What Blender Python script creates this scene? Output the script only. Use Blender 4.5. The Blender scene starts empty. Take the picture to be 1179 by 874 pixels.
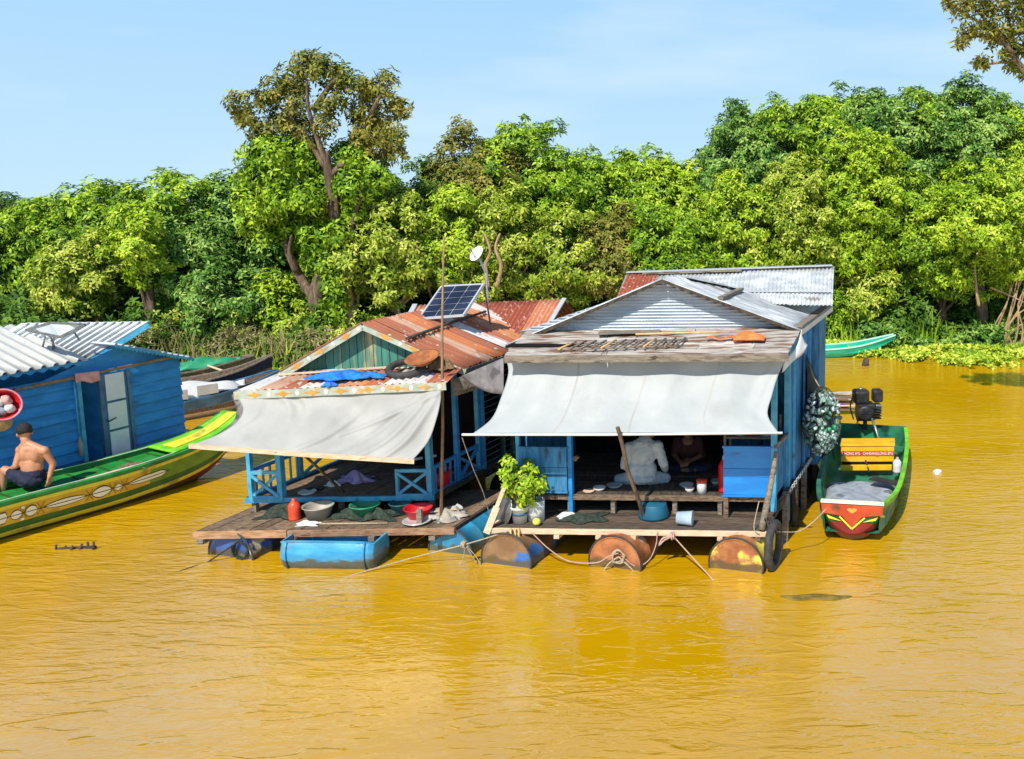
import bpy, math, random
import numpy as np
from mathutils import Vector, Matrix
random.seed(7)
scene = bpy.context.scene
COL = scene.collection
PI = math.pi
# ------------------------------------------------------------------ camera model
H = 4.2; PX = 850.0; PY = 360.0; FO = 1000.0
pit = math.atan(.135); cp = math.cos(pit); sp = math.sin(pit)
def ray(u, v):
    x = (u-PX)/FO; y = -(v-PY)/FO
    return Vector((x, y*sp+cp, y*cp-sp))
def P(u, v, z):
    d = ray(u, v); t = (z-H)/d.z
    return Vector((d.x*t, d.y*t, z))
def PD(u, v, Y):
    d = ray(u, v); t = Y/d.y
    return Vector((d.x*t, Y, H+d.z*t))
class Fr:
    def __init__(s, O, Q=None, vp=1130, ex=None):
        s.O = Vector(O)
        if ex is None: ex = Vector((Q[0]-O[0], Q[1]-O[1], 0))
        s.ex = Vector(ex).normalized()
        d = ray(vp, 225); s.ey = Vector((d.x, d.y, 0)).normalized()
    def __call__(s, a, b, z):
        p = s.O + s.ex*a + s.ey*b; return Vector((p.x, p.y, z))
    def ab(s, x, y):
        dx = x-s.O.x; dy = y-s.O.y; D = s.ex.x*s.ey.y-s.ex.y*s.ey.x
        return (dx*s.ey.y-dy*s.ey.x)/D, (s.ex.x*dy-s.ex.y*dx)/D
    def B(s, u, v, b):            # the point seen at (u, v) on the plane b = const
        d = ray(u, v); b0 = s.ab(0, 0)[1]; b1 = s.ab(d.x, d.y)[1]; t = (b-b0)/(b1-b0)
        return Vector((d.x*t, d.y*t, H+d.z*t))
    def A(s, u, v, a):
        d = ray(u, v); a0 = s.ab(0, 0)[0]; a1 = s.ab(d.x, d.y)[0]; t = (a-a0)/(a1-a0)
        return Vector((d.x*t, d.y*t, H+d.z*t))
R = Fr(P(563,607,.42), P(880,611,.42))
L = Fr(P(228,611,.34), P(530,606,.34))
Bq = ray(1195, 225); bd = Vector((Bq.x, Bq.y, 0)).normalized()
B = Fr(P(213,502,.45), vp=1195, ex=Vector((bd.y, -bd.x, 0)))
# ------------------------------------------------------------------ mesh builder
def lerp(a, b, t): return a+(b-a)*t
class MB:
    def __init__(s): s.v = []; s.f = []; s.sm = []
    def add(s, vs, fs, smooth=False):
        n = len(s.v); s.v += [Vector(v) for v in vs]
        s.f += [tuple(i+n for i in f) for f in fs]; s.sm += [smooth]*len(fs); return s
    def hexa(s, p):  # 4 bottom, 4 top
        return s.add(p, [(0,3,2,1),(4,5,6,7),(0,1,5,4),(1,2,6,5),(2,3,7,6),(3,0,4,7)])
    def fbox(s, F, a0, a1, b0, b1, z0, z1):
        return s.hexa([F(a0,b0,z0),F(a1,b0,z0),F(a1,b1,z0),F(a0,b1,z0),F(a0,b0,z1),F(a1,b0,z1),F(a1,b1,z1),F(a0,b1,z1)])
    def box(s, c, sx, sy, sz, rz=0, rx=0, ry=0):
        M = Matrix.Rotation(rz,3,'Z')@Matrix.Rotation(ry,3,'Y')@Matrix.Rotation(rx,3,'X'); c = Vector(c)
        P8 = [c+M@Vector((x*sx/2,y*sy/2,z*sz/2)) for z in (-1,1) for x,y in ((-1,-1),(1,-1),(1,1),(-1,1))]
        return s.hexa(P8)
    def beam(s, p, q, w, h, up=(0,0,1)):
        p = Vector(p); q = Vector(q); d = (q-p).normalized(); up = Vector(up)
        if abs(d.dot(up)) > .98: up = Vector((0,1,0))
        r = d.cross(up).normalized(); n = r.cross(d).normalized()
        c = [(-1,-1),(1,-1),(1,1),(-1,1)]
        a = [p+r*x*w/2+n*y*h/2 for x,y in c]; b = [q+r*x*w/2+n*y*h/2 for x,y in c]
        return s.add(a+b, [(0,1,2,3),(7,6,5,4),(0,4,5,1),(1,5,6,2),(2,6,7,3),(3,7,4,0)])
    def tube(s, pts, r, n=8, closed=False, smooth=True):
        pts = [Vector(p) for p in pts]; m = len(pts)
        if not hasattr(r, '__len__'): r = [r]*m
        vs = []; prev = None
        for i, p in enumerate(pts):
            if closed: d = pts[(i+1)%m]-pts[i-1]
            else: d = pts[min(i+1,m-1)]-pts[max(i-1,0)]
            if d.length < 1e-9: d = Vector((0,0,1))
            d.normalize()
            if prev is None:
                up = Vector((0,0,1)) if abs(d.z) < .9 else Vector((1,0,0)); x = d.cross(up).normalized()
            else:
                x = prev-d*prev.dot(d)
                x = x.normalized() if x.length > 1e-6 else d.orthogonal().normalized()
            prev = x; y = d.cross(x)
            for k in range(n):
                a = 2*PI*k/n; vs.append(p+(x*math.cos(a)+y*math.sin(a))*r[i])
        fs = []
        for i in range(m if closed else m-1):
            j = (i+1)%m
            for k in range(n):
                k2 = (k+1)%n; fs.append((i*n+k, i*n+k2, j*n+k2, j*n+k))
        s.add(vs, fs, smooth)
        if not closed:
            n0 = len(s.v)-m*n
            s.f += [tuple(n0+k for k in range(n))[::-1], tuple(n0+(m-1)*n+k for k in range(n))]; s.sm += [False]*2
        return s
    def lathe(s, O, axis, prof, n=24, smooth=True, arc=2*PI, x0=None):
        O = Vector(O); ax = Vector(axis).normalized()
        x = Vector(x0).normalized() if x0 is not None else ax.orthogonal().normalized()
        y = ax.cross(x); vs = []; full = arc > 2*PI-.01; nn = n if full else n+1
        for r, h in prof:
            for k in range(nn):
                a = arc*k/n; vs.append(O+ax*h+(x*math.cos(a)+y*math.sin(a))*r)
        fs = []
        for i in range(len(prof)-1):
            for k in range(n):
                k2 = (k+1)%nn if full else k+1
                fs.append((i*nn+k, i*nn+k2, (i+1)*nn+k2, (i+1)*nn+k))
        return s.add(vs, fs, smooth)
    def grid(s, fn, nu, nv, th=0., smooth=True, back=True):
        g = [[Vector(fn(i/nu, j/nv)) for i in range(nu+1)] for j in range(nv+1)]
        vs = [p for row in g for p in row]; W = nu+1
        fs = [(j*W+i, j*W+i+1, (j+1)*W+i+1, (j+1)*W+i) for j in range(nv) for i in range(nu)]
        if th <= 0: return s.add(vs, fs, smooth)
        N = len(vs); bk = []
        for j in range(nv+1):
            for i in range(nu+1):
                du = g[j][min(i+1,nu)]-g[j][max(i-1,0)]; dv = g[min(j+1,nv)][i]-g[max(j-1,0)][i]
                n = du.cross(dv); n = n.normalized() if n.length > 1e-9 else Vector((0,0,1))
                bk.append(g[j][i]-n*th)
        fb = [tuple(N+k for k in f)[::-1] for f in fs]
        s.add(vs+bk, fs+fb, smooth)
        b = len(s.v)-2*N; rim = []
        for i in range(nu): rim += [(i+1,i,N+i,N+i+1), (nv*W+i,nv*W+i+1,N+nv*W+i+1,N+nv*W+i)]
        for j in range(nv): rim += [(j*W,(j+1)*W,N+(j+1)*W,N+j*W), ((j+1)*W+nu,j*W+nu,N+j*W+nu,N+(j+1)*W+nu)]
        s.f += [tuple(b+k for k in f) for f in rim]; s.sm += [False]*len(rim); return s
    def sheet(s, p00, p10, p11, p01, ribs, amp, th=.005, nv=4, trap=False, sag=0., wob=0., seg=6):
        p00, p10, p11, p01 = map(Vector, (p00,p10,p11,p01))
        n = (p10-p00).cross(p01-p00).normalized(); ph = random.random()*6
        if n.z < 0 : n = -n
        def fn(u, v):
            p = lerp(lerp(p00,p10,u), lerp(p01,p11,u), v); w = math.sin(2*PI*ribs*u)
            if trap: w = max(-1, min(1, w*2.4-.9))
            return p+n*(amp*w-sag*4*v*(1-v)+wob*math.sin(ph+v*5+u*7)*(.3+v))
        return s.grid(fn, int(max(4, ribs*seg)), nv, th)
    def ball(s, c, r, n=12, sc=(1,1,1), noise=0.):
        c = Vector(c); vs = []; m = n//2
        for j in range(m+1):
            t = PI*j/m
            for k in range(n):
                a = 2*PI*k/n; q = 1+noise*(random.random()-.5) if 0<j<m else 1
                vs.append(c+Vector((math.sin(t)*math.cos(a)*r*sc[0]*q, math.sin(t)*math.sin(a)*r*sc[1]*q, math.cos(t)*r*sc[2]*q)))
        fs = [(j*n+k, j*n+(k+1)%n, (j+1)*n+(k+1)%n, (j+1)*n+k)[::-1] for j in range(m) for k in range(n)]
        return s.add(vs, fs, True)
    def caps(s, p, q, r0, r1, n=12):      # tapered capsule for bodies
        p = Vector(p); q = Vector(q); s.ball(p, r0, n); s.ball(q, r1, n)
        return s.tube([p, lerp(p,q,.5), q], [r0, (r0+r1)/2, r1], n)
    def prism(s, poly, n, th):            # flat polygon thickened along n
        n = Vector(n).normalized()*th; poly = [Vector(p) for p in poly]; m = len(poly)
        return s.add([p for p in poly]+[p+n for p in poly], [tuple(range(m))[::-1], tuple(range(m,2*m))]+[(i,(i+1)%m,m+(i+1)%m,m+i) for i in range(m)])
BASE = {}
def root(name, label, cat, loc, group=None):
    o = bpy.data.objects.new(name, None); o.empty_display_size = .2; COL.objects.link(o)
    o.location = loc; o['label'] = label; o['category'] = cat
    if group: o['group'] = group
    BASE[o.name] = Vector(loc); return o
def obj(name, mb, mat, parent=None, label=None, loc=None, bev=0, kind=None, fix=False):
    if parent is not None: L0 = BASE[parent.name]
    else: L0 = Vector(loc) if loc is not None else Vector((0,0,0))
    me = bpy.data.meshes.new(name)
    me.from_pydata([tuple(v-L0) for v in mb.v], [], mb.f)
    me.polygons.foreach_set('use_smooth', mb.sm)
    for m in (mat if isinstance(mat, (list,tuple)) else [mat]): me.materials.append(m)
    me.update()
    if fix:
        import bmesh
        bm = bmesh.new(); bm.from_mesh(me); bmesh.ops.recalc_face_normals(bm, faces=bm.faces); bm.to_mesh(me); bm.free()
    o = bpy.data.objects.new(name, me); COL.objects.link(o)
    if parent is not None: o.parent = parent
    else: o.location = L0
    BASE[o.name] = L0
    if parent is not None and parent.type == 'MESH': pass
    if label: o['label'] = label
    if kind: o['kind'] = kind
    if bev:
        b = o.modifiers.new('bevel', 'BEVEL'); b.width = bev; b.segments = 2; b.limit_method = 'ANGLE'
    return o
def solo(name, mb, mat, label, cat, loc, group=None, **k):
    o = obj(name, mb, mat, None, label, loc, **k); o['category'] = cat
    if group: o['group'] = group
    return o
# ------------------------------------------------------------------ materials
def srgb(r, g, b): return tuple(((c/255)/12.92 if c <= 10 else ((c/255+.055)/1.055)**2.4) for c in (r,g,b))+(1,)
def c4(c): return tuple(c)+(1,) if len(c) == 3 else tuple(c)
MAT = {}
def mk(name, c1, c2=None, c3=None, sc=5, st=(1,1,1), rough=.6, metal=0, bump=.15, bs=40, isl=0, lo=.4, hi=.6, t3=.6, w3=.05, s3=None, trans=0, alpha=1, spec=.5, rotz=0, jit=.12, wl=None):
    m = bpy.data.materials.new(name); m.use_nodes = True; nt = m.node_tree; N = nt.nodes; K = nt.links
    b = N['Principled BSDF']; b.inputs['Roughness'].default_value = rough; b.inputs['Metallic'].default_value = metal
    b.inputs['Specular IOR Level'].default_value = spec
    tc = N.new('ShaderNodeTexCoord'); mp = N.new('ShaderNodeMapping'); K.new(tc.outputs['Object'], mp.inputs[0])
    mp.inputs['Scale'].default_value = st; mp.inputs['Rotation'].default_value = (0,0,rotz)
    def noise(s, d=5, ofs=0):
        n = N.new('ShaderNodeTexNoise'); n.inputs['Scale'].default_value = s; n.inputs['Detail'].default_value = d
        K.new(mp.outputs[0], n.inputs['Vector']); return n
    def ramp(src, a, c, ca, cb):
        r = N.new('ShaderNodeValToRGB'); r.color_ramp.elements[0].position = a; r.color_ramp.elements[1].position = c
        r.color_ramp.elements[0].color = ca; r.color_ramp.elements[1].color = cb; K.new(src, r.inputs[0]); return r
    c2 = c2 or tuple(min(1, x*(1+jit)+.003) for x in c1[:3])
    n1 = noise(sc); out = ramp(n1.outputs['Fac'], lo, hi, c4(c1), c4(c2)).outputs[0]
    if isl and isinstance(isl, (list,tuple)):
        g = N.new('ShaderNodeNewGeometry'); r = N.new('ShaderNodeValToRGB'); r.color_ramp.interpolation = 'CONSTANT'
        while len(r.color_ramp.elements) < len(isl): r.color_ramp.elements.new(.5)
        for i, c in enumerate(isl): r.color_ramp.elements[i].position = i/len(isl); r.color_ramp.elements[i].color = c4(c)
        K.new(g.outputs['Random Per Island'], r.inputs[0])
        mx = N.new('ShaderNodeMix'); mx.data_type = 'RGBA'; mx.blend_type = 'MIX'; 
        n4 = noise(sc*1.7, 6); rr = ramp(n4.outputs['Fac'], .56, .74, (0,0,0,1), (1,1,1,1))
        K.new(rr.outputs[0], mx.inputs[0]); K.new(r.outputs[0], mx.inputs[6]); K.new(out, mx.inputs[7]); out = mx.outputs[2]
    elif isl:
        g = N.new('ShaderNodeNewGeometry'); hs = N.new('ShaderNodeHueSaturation'); mr = N.new('ShaderNodeMapRange')
        mr.inputs[3].default_value = 1-isl; mr.inputs[4].default_value = 1+isl
        K.new(g.outputs['Random Per Island'], mr.inputs[0]); K.new(mr.outputs[0], hs.inputs['Value']); K.new(out, hs.inputs['Color']); out = hs.outputs[0]
    if c3:
        n3 = noise(s3 or sc*.6, 8); r3 = ramp(n3.outputs['Fac'], t3, t3+w3, (0,0,0,1), (1,1,1,1))
        mx = N.new('ShaderNodeMix'); mx.data_type = 'RGBA'; K.new(r3.outputs[0], mx.inputs[0]); K.new(out, mx.inputs[6]); mx.inputs[7].default_value = c4(c3); out = mx.outputs[2]
    if wl is not None:
        sz = N.new('ShaderNodeSeparateXYZ'); K.new(tc.outputs['Object'], sz.inputs[0]); nw = noise(7, 5)
        ad = N.new('ShaderNodeMath'); ad.operation = 'MULTIPLY_ADD'; K.new(nw.outputs['Fac'], ad.inputs[0]); ad.inputs[1].default_value = -.16; K.new(sz.outputs['Z'], ad.inputs[2])
        mw = N.new('ShaderNodeMapRange'); mw.inputs[1].default_value = wl-.08; mw.inputs[2].default_value = wl-.045; mw.inputs[3].default_value = .85; mw.inputs[4].default_value = 0; K.new(ad.outputs[0], mw.inputs[0])
        mx = N.new('ShaderNodeMix'); mx.data_type = 'RGBA'; K.new(mw.outputs[0], mx.inputs[0]); K.new(out, mx.inputs[6]); mx.inputs[7].default_value = (.09,.07,.025,1); out = mx.outputs[2]
    K.new(out, b.inputs['Base Color'])
    if bump:
        nb = noise(bs, 4); bp = N.new('ShaderNodeBump'); bp.inputs['Strength'].default_value = bump; bp.inputs['Distance'].default_value = .02
        K.new(nb.outputs['Fac'], bp.inputs['Height']); K.new(bp.outputs[0], b.inputs['Normal'])
    if trans:
        tr = N.new('ShaderNodeBsdfTranslucent'); K.new(out, tr.inputs[0]); ms = N.new('ShaderNodeMixShader'); ms.inputs[0].default_value = trans
        K.new(b.outputs[0], ms.inputs[1]); K.new(tr.outputs[0], ms.inputs[2]); K.new(ms.outputs[0], N['Material Output'].inputs[0])
    if alpha < 1: b.inputs['Alpha'].default_value = alpha
    MAT[name] = m; return m
wood = mk('weathered_wood', (.13,.08,.045), (.26,.18,.115), (.06,.04,.028), sc=6, st=(2,9,9), isl=.3, bump=.5, bs=30, rough=.8)
wood_d = mk('dark_plank', (.05,.036,.028), (.10,.075,.055), (.03,.022,.018), sc=5, st=(9,1.5,9), isl=.35, bump=.5, bs=30, rough=.8)
wood_o = mk('orange_plank', (.38,.2,.09), (.55,.33,.18), (.2,.12,.07), sc=5, st=(1.5,9,9), isl=.12, bump=.4, bs=30, rough=.75, t3=.62)
wood_p = mk('pale_plank', (.62,.45,.29), (.75,.58,.4), (.4,.27,.17), sc=7, st=(1.5,8,8), bump=.25, rough=.7, t3=.64)
bamboo = mk('bamboo', (.32,.2,.1), (.22,.13,.07), sc=9, rough=.6)
blue = mk('blue_paint', (.014,.23,.56), (.03,.30,.68), (.015,.1,.24), sc=3, st=(1,1,3), rough=.5, isl=.08, t3=.58, w3=.16, bump=.2)
blue_l = mk('light_blue_paint', (.04,.31,.54), (.08,.40,.6), (.03,.16,.28), sc=9, rough=.5, t3=.64)
blue_b = mk('bright_blue_board', (.008,.2,.62), (.012,.26,.7), (.01,.1,.36), sc=3, st=(.6,1,3), rough=.4, t3=.62)
blue_s = mk('old_blue_plank', (.02,.16,.36), (.05,.26,.48), (.02,.06,.11), sc=6, st=(4,4,.6), rough=.6, isl=.3, t3=.56, w3=.1)
teal = mk('teal_louver', (.02,.1,.11), (.03,.15,.16), sc=8, rough=.6, isl=.2)
dark = mk('interior_shade_black', (.008,.007,.007), (.014,.012,.011), sc=5, rough=.9, spec=.1)  # near-black, room and gap shade put into the colour
green_b = mk('green_gable_board', (.05,.2,.15), (.08,.27,.2), (.5,.42,.2), sc=2.2, st=(7,1,1), rough=.6, isl=.15, t3=.56, w3=.16, s3=1.3)  # broad yellowish blotches paint reflected light onto the green boards
tarp = mk('white_tarp', (.39,.42,.42), (.44,.465,.465), (.31,.32,.31), sc=2.5, rough=.55, bump=.2, bs=14, t3=.56, w3=.2, trans=.08)
tarp_g = mk('grey_tarp', (.35,.35,.33), (.42,.42,.39), (.27,.27,.25), sc=2, rough=.6, bump=.14, bs=18, t3=.6, w3=.2, trans=.06)
tarp_d = mk('old_tarp', (.16,.15,.15), (.26,.24,.24), (.1,.09,.09), sc=6, rough=.7, trans=.1)
galv = mk('galvanised_sheet', (.42,.45,.46), (.62,.65,.66), (.28,.24,.21), sc=4, st=(1,3,1), rough=.5, metal=.25, isl=.22, t3=.62, w3=.12)
galv_w = mk('white_zinc_sheet', (.56,.6,.63), (.62,.66,.69), (.45,.45,.45), sc=2, rough=.5, metal=.15, isl=.05, t3=.66)
zinc = mk('cream_zinc_sheet', (.52,.52,.48), (.6,.6,.56), (.5,.48,.42), sc=2, rough=.5, metal=.1, t3=.68)
galv_g = mk('gable_sheet', (.5,.55,.6), (.64,.68,.72), (.3,.31,.32), sc=4, st=(.6,1,3), rough=.45, metal=.35, isl=.06, t3=.64, w3=.1)
rust = mk('rusty_sheet', (.30,.09,.035), (.45,.16,.06), (.55,.5,.46), sc=4, st=(1.2,1.2,1.2), rough=.75, isl=[(.52,.17,.06),(.58,.54,.5),(.36,.12,.06),(.55,.22,.1),(.62,.6,.58),(.42,.13,.06),(.5,.3,.2)], t3=.63, w3=.05, s3=9)
rust_r = mk('red_rust_sheet', (.38,.08,.035), (.5,.16,.07), (.6,.42,.33), sc=3, st=(3,3,.8), rough=.75, isl=[(.45,.12,.05),(.3,.07,.035),(.52,.2,.1)], t3=.6, w3=.08, s3=7)
oldroof = mk('bleached_plank_roof', (.36,.31,.26), (.52,.49,.44), (.2,.11,.07), sc=4, st=(.8,5,5), rough=.8, isl=.28, t3=.5, w3=.08, s3=3)
edge_w = mk('grey_edge_wood', (.18,.15,.115), (.31,.26,.2), (.08,.06,.045), sc=6, st=(1,6,6), rough=.85, bump=.6)
white_p = mk('white_paint', (.74,.75,.74), (.8,.8,.79), (.5,.45,.4), sc=6, rough=.5, t3=.68)
doorw = mk('door_panel_white', (.72,.75,.78), (.8,.82,.83), (.5,.52,.55), sc=6, rough=.45, t3=.64, w3=.1)
rubber = mk('rubber', (.035,.033,.032), (.06,.055,.05), sc=14, rough=.75)
black = mk('black_metal', (.02,.02,.022), (.045,.04,.04), sc=10, rough=.5, metal=.3)
steel = mk('grey_steel', (.22,.21,.2), (.35,.33,.3), sc=8, rough=.4, metal=.7)
drum_r = mk('rusty_drum', (.30,.10,.035), (.50,.19,.07), (.42,.38,.33), sc=5, rough=.7, t3=.6, w3=.06, bump=.4, wl=.07)
drum_y = mk('yellow_patched_drum', (.30,.10,.03), (.45,.2,.07), (.82,.66,.1), sc=6, rough=.6, t3=.49, w3=.05, s3=2.1, bump=.4, wl=.07)
drum_b = mk('blue_drum', (.02,.2,.38), (.03,.3,.5), (.16,.12,.08), sc=4, rough=.4, t3=.6, wl=.07)
drum_n = mk('navy_drum', (.03,.09,.32), (.05,.13,.42), (.75,.72,.5), sc=3.4, rough=.4, t3=.62, w3=.02, wl=.07)
drum_k = mk('brown_blue_drum', (.2,.11,.05), (.3,.18,.09), (.04,.16,.45), sc=3, rough=.6, t3=.53, w3=.02, wl=.07)
tub_o = mk('blue_tub_plastic', (.03,.27,.52), (.07,.38,.6), (.13,.17,.18), sc=3, st=(1,1,3), rough=.35, t3=.52, w3=.2, wl=.10)
tub_i = mk('blue_tub_inside', (.0,.2,.62), (.0,.25,.7), sc=3, rough=.3)
rope = mk('pale_rope', (.38,.31,.2), (.5,.42,.29), sc=60, rough=.9, bump=.6, bs=90)
rope_p = mk('pink_rope', (.45,.29,.24), (.55,.38,.31), sc=60, rough=.9)
rope_y = mk('straw_rope', (.6,.4,.14), (.72,.52,.22), sc=60, rough=.9)
red = mk('red_plastic', (.55,.012,.02), (.65,.02,.03), sc=5, rough=.35)
redor = mk('red_orange_plastic', (.7,.06,.02), (.8,.1,.04), sc=5, rough=.4)
pink = mk('pink_cloth', (.68,.3,.28), (.78,.42,.38), sc=9, rough=.9)
orange = mk('orange_mesh', (.8,.16,.04), (.9,.24,.07), sc=12, rough=.8, bump=.6)
straw = mk('straw', (.62,.36,.14), (.75,.5,.25), sc=12, rough=.8, bump=.5)
clay = mk('orange_basket', (.42,.15,.04), (.28,.09,.03), sc=16, rough=.8, bump=.6)
netblue = mk('blue_net', (.01,.16,.62), (.02,.26,.75), sc=25, rough=.8, bump=.8, bs=70)
netgreen = mk('dark_green_net', (.02,.035,.025), (.055,.075,.05), sc=30, rough=.9, bump=1, bs=80)
netblack = mk('black_shade_net', (.012,.022,.024), (.03,.05,.05), sc=20, rough=.8, alpha=.9)
greenp = mk('green_plastic', (.03,.28,.14), (.05,.36,.18), sc=6, rough=.4)
greybas = mk('grey_basin', (.33,.3,.25), (.42,.38,.32), sc=6, rough=.5)
whitepl = mk('white_plastic', (.75,.75,.73), (.82,.82,.8), sc=8, rough=.5, trans=.1)
clearpl = mk('clear_tub', (.45,.6,.7), (.55,.68,.76), sc=8, rough=.2, alpha=.75)
purple = mk('lilac_cloth', (.4,.26,.5), (.52,.4,.62), sc=12, rough=.9)
skin1 = mk('tan_skin', (.52,.225,.12), (.60,.28,.155), sc=7, rough=.5, bump=.05)
skin2 = mk('brown_skin', (.22,.105,.055), (.26,.13,.07), sc=7, rough=.5, bump=.05)
hair = mk('black_hair', (.012,.01,.01), (.03,.025,.02), sc=60, rough=.55, bump=.8, bs=120)
navy = mk('navy_cloth', (.01,.013,.035), (.02,.025,.06), sc=12, rough=.85)
shirt = mk('pale_grey_shirt', (.38,.43,.45), (.48,.53,.55), (.2,.25,.28), sc=12, rough=.85, t3=.7, w3=.02, s3=9)
jeans = mk('pale_trousers', (.32,.39,.45), (.42,.49,.54), (.25,.3,.36), sc=12, rough=.9, t3=.66, s3=9)
maroon = mk('dark_red_shirt', (.05,.014,.014), (.07,.02,.02), sc=9, rough=.9)  # red darkened further, so the figure sinks into painted shade
bgreen = mk('boat_green', (.015,.2,.03), (.03,.28,.05), (.03,.09,.03), sc=5, rough=.5, t3=.57, w3=.12, bump=.3)
bgreen_d = mk('boat_dark_green', (.02,.09,.015), (.04,.14,.02), sc=4, rough=.4, wl=.07)
blime = mk('boat_lime', (.13,.48,.02), (.22,.62,.03), (.10,.25,.03), sc=6, rough=.5, t3=.56, w3=.14, bump=.3)
byel = mk('boat_yellow', (.75,.62,.03), (.82,.7,.05), (.36,.32,.05), sc=6, rough=.5, t3=.57, w3=.12, bump=.3)
bamber = mk('boat_amber', (.58,.35,.02), (.68,.44,.03), (.32,.2,.03), sc=6, rough=.5, t3=.58, w3=.12, bump=.3)
bwhite = mk('boat_cream', (.8,.8,.6), (.85,.85,.7), sc=5, rough=.4)
bred = mk('boat_red', (.46,.05,.012), (.55,.08,.02), (.12,.05,.02), sc=6, rough=.5, t3=.58, w3=.08)
bdred = mk('boat_dark_red', (.2,.01,.012), (.3,.015,.015), sc=4, rough=.4, wl=.07)
bsea = mk('boat_sea_green', (.02,.14,.08), (.04,.22,.12), (.01,.05,.04), sc=4, rough=.4)
bjade = mk('boat_jade', (.01,.42,.27), (.03,.5,.33), sc=4, rough=.35)
line_k = mk('outline_paint', (.05,.05,.02), (.07,.06,.02), sc=5, rough=.5)
ybox = mk('yellow_box_paint', (.78,.42,.01), (.85,.5,.02), (.55,.3,.02), sc=5, rough=.35, t3=.68)
glass_pv = mk('solar_cell', (.012,.02,.045), (.025,.035,.065), sc=3, rough=.15, bump=0)
glass_g = mk('solar_back_sheet', (.13,.16,.2), (.17,.21,.25), sc=3, rough=.9, bump=0, spec=.1)
silver = mk('aluminium', (.62,.64,.65), (.72,.73,.74), sc=6, rough=.35, metal=.4)
slate = mk('slate_blue_paint', (.04,.12,.22), (.08,.2,.33), sc=5, rough=.5, wl=.07)
greyt = mk('grey_boat_tarp', (.25,.29,.34), (.36,.4,.45), (.13,.15,.18), sc=7, rough=.7, t3=.58, bump=.5, bs=14)
bank_m = mk('bank_soil', (.05,.04,.022), (.10,.085,.04), (.035,.06,.015), sc=1.4, rough=.95, bump=.7, bs=9)
hill_g = mk('cement', (.5,.4,.3), (.55,.45,.35), sc=6, rough=.9)
can_m = mk('bottle_plastic', (.1,.2,.16), (.42,.52,.5), (.01,.12,.06), sc=10, rough=.25, isl=.5, t3=.56, s3=5)
mint = mk('faded_mint_board', (.36,.42,.34), (.48,.52,.42), (.55,.35,.16), sc=7, rough=.6, t3=.56, w3=.1, s3=9)
vorange = mk('faded_orange_paint', (.62,.26,.03), (.7,.36,.06), (.4,.3,.18), sc=14, rough=.6, t3=.6)
vwhite = mk('faded_white_paint', (.6,.58,.54), (.68,.66,.6), (.35,.2,.15), sc=14, rough=.6, t3=.6)
# ---- leaves
def leafmat(name, c1, c2, c3, var=.3, trans=.08):
    m = bpy.data.materials.new(name); m.use_nodes = True; nt = m.node_tree; N = nt.nodes; K = nt.links; b = N['Principled BSDF']
    b.inputs['Roughness'].default_value = .5; b.inputs['Specular IOR Level'].default_value = .16
    g = N.new('ShaderNodeNewGeometry'); tc = N.new('ShaderNodeTexCoord'); nz = N.new('ShaderNodeTexNoise')
    nz.inputs['Scale'].default_value = 1.1; nz.inputs['Detail'].default_value = 4; K.new(tc.outputs['Object'], nz.inputs['Vector'])
    ad = N.new('ShaderNodeMath'); ad.operation = 'MULTIPLY_ADD'; K.new(g.outputs['Random Per Island'], ad.inputs[0]); ad.inputs[1].default_value = .45; K.new(nz.outputs['Fac'], ad.inputs[2])
    rp = N.new('ShaderNodeValToRGB'); e = rp.color_ramp.elements; e.new(.5)
    for i,(p,c) in enumerate([(.42,c1),(.68,c2),(1,c3)]): e[i].position = p; e[i].color = c4(c)
    K.new(ad.outputs[0], rp.inputs[0]); K.new(rp.outputs[0], b.inputs['Base Color'])
    tr = N.new('ShaderNodeBsdfTranslucent'); K.new(rp.outputs[0], tr.inputs[0]); ms = N.new('ShaderNodeMixShader'); ms.inputs[0].default_value = trans
    K.new(b.outputs[0], ms.inputs[1]); K.new(tr.outputs[0], ms.inputs[2]); K.new(ms.outputs[0], N['Material Output'].inputs[0]); MAT[name] = m; return m
LM = {
 'mid': leafmat('leaf_mid_green', (.03,.09,.006), (.16,.31,.012), (.46,.62,.045)),
 'lime': leafmat('leaf_lime', (.07,.16,.005), (.24,.40,.012), (.56,.68,.06)),
 'yellow': leafmat('leaf_yellow_green', (.07,.14,.008), (.24,.35,.016), (.62,.66,.12)),
 'dark': leafmat('leaf_dark_green', (.02,.06,.010), (.07,.16,.018), (.18,.30,.04)),
 'cool': leafmat('leaf_cool_green', (.018,.07,.012), (.09,.22,.026), (.40,.56,.12)),
 'olive': leafmat('leaf_olive_brown', (.06,.08,.010), (.17,.19,.025), (.40,.34,.07)),
 'dry': leafmat('dry_reed', (.16,.15,.05), (.3,.29,.11), (.42,.36,.18), trans=.2),
 'hya': leafmat('water_hyacinth_leaf', (.10,.22,.015), (.34,.48,.025), (.78,.82,.12), trans=.15),
}
bark = mk('bark', (.10,.065,.04), (.2,.14,.09), (.3,.23,.15), sc=5, st=(3,3,.8), rough=.9, bump=.9, bs=14, t3=.62)
bark_p = mk('pale_bark', (.32,.21,.11), (.48,.33,.19), (.15,.11,.07), sc=5, st=(3,3,.8), rough=.9, bump=.8, bs=14)
bark_d = mk('dark_bark', (.045,.035,.025), (.09,.07,.045), sc=5, st=(3,3,.8), rough=.9, bump=.9, bs=14)
deck_d = mk('dark_deck', (.065,.045,.032), (.13,.092,.065), (.2,.14,.09), sc=5, st=(1.5,9,9), isl=.4, bump=.5, bs=30, rough=.8, t3=.66)  # dark brown deck wood, tone differs from plank to plank
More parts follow.
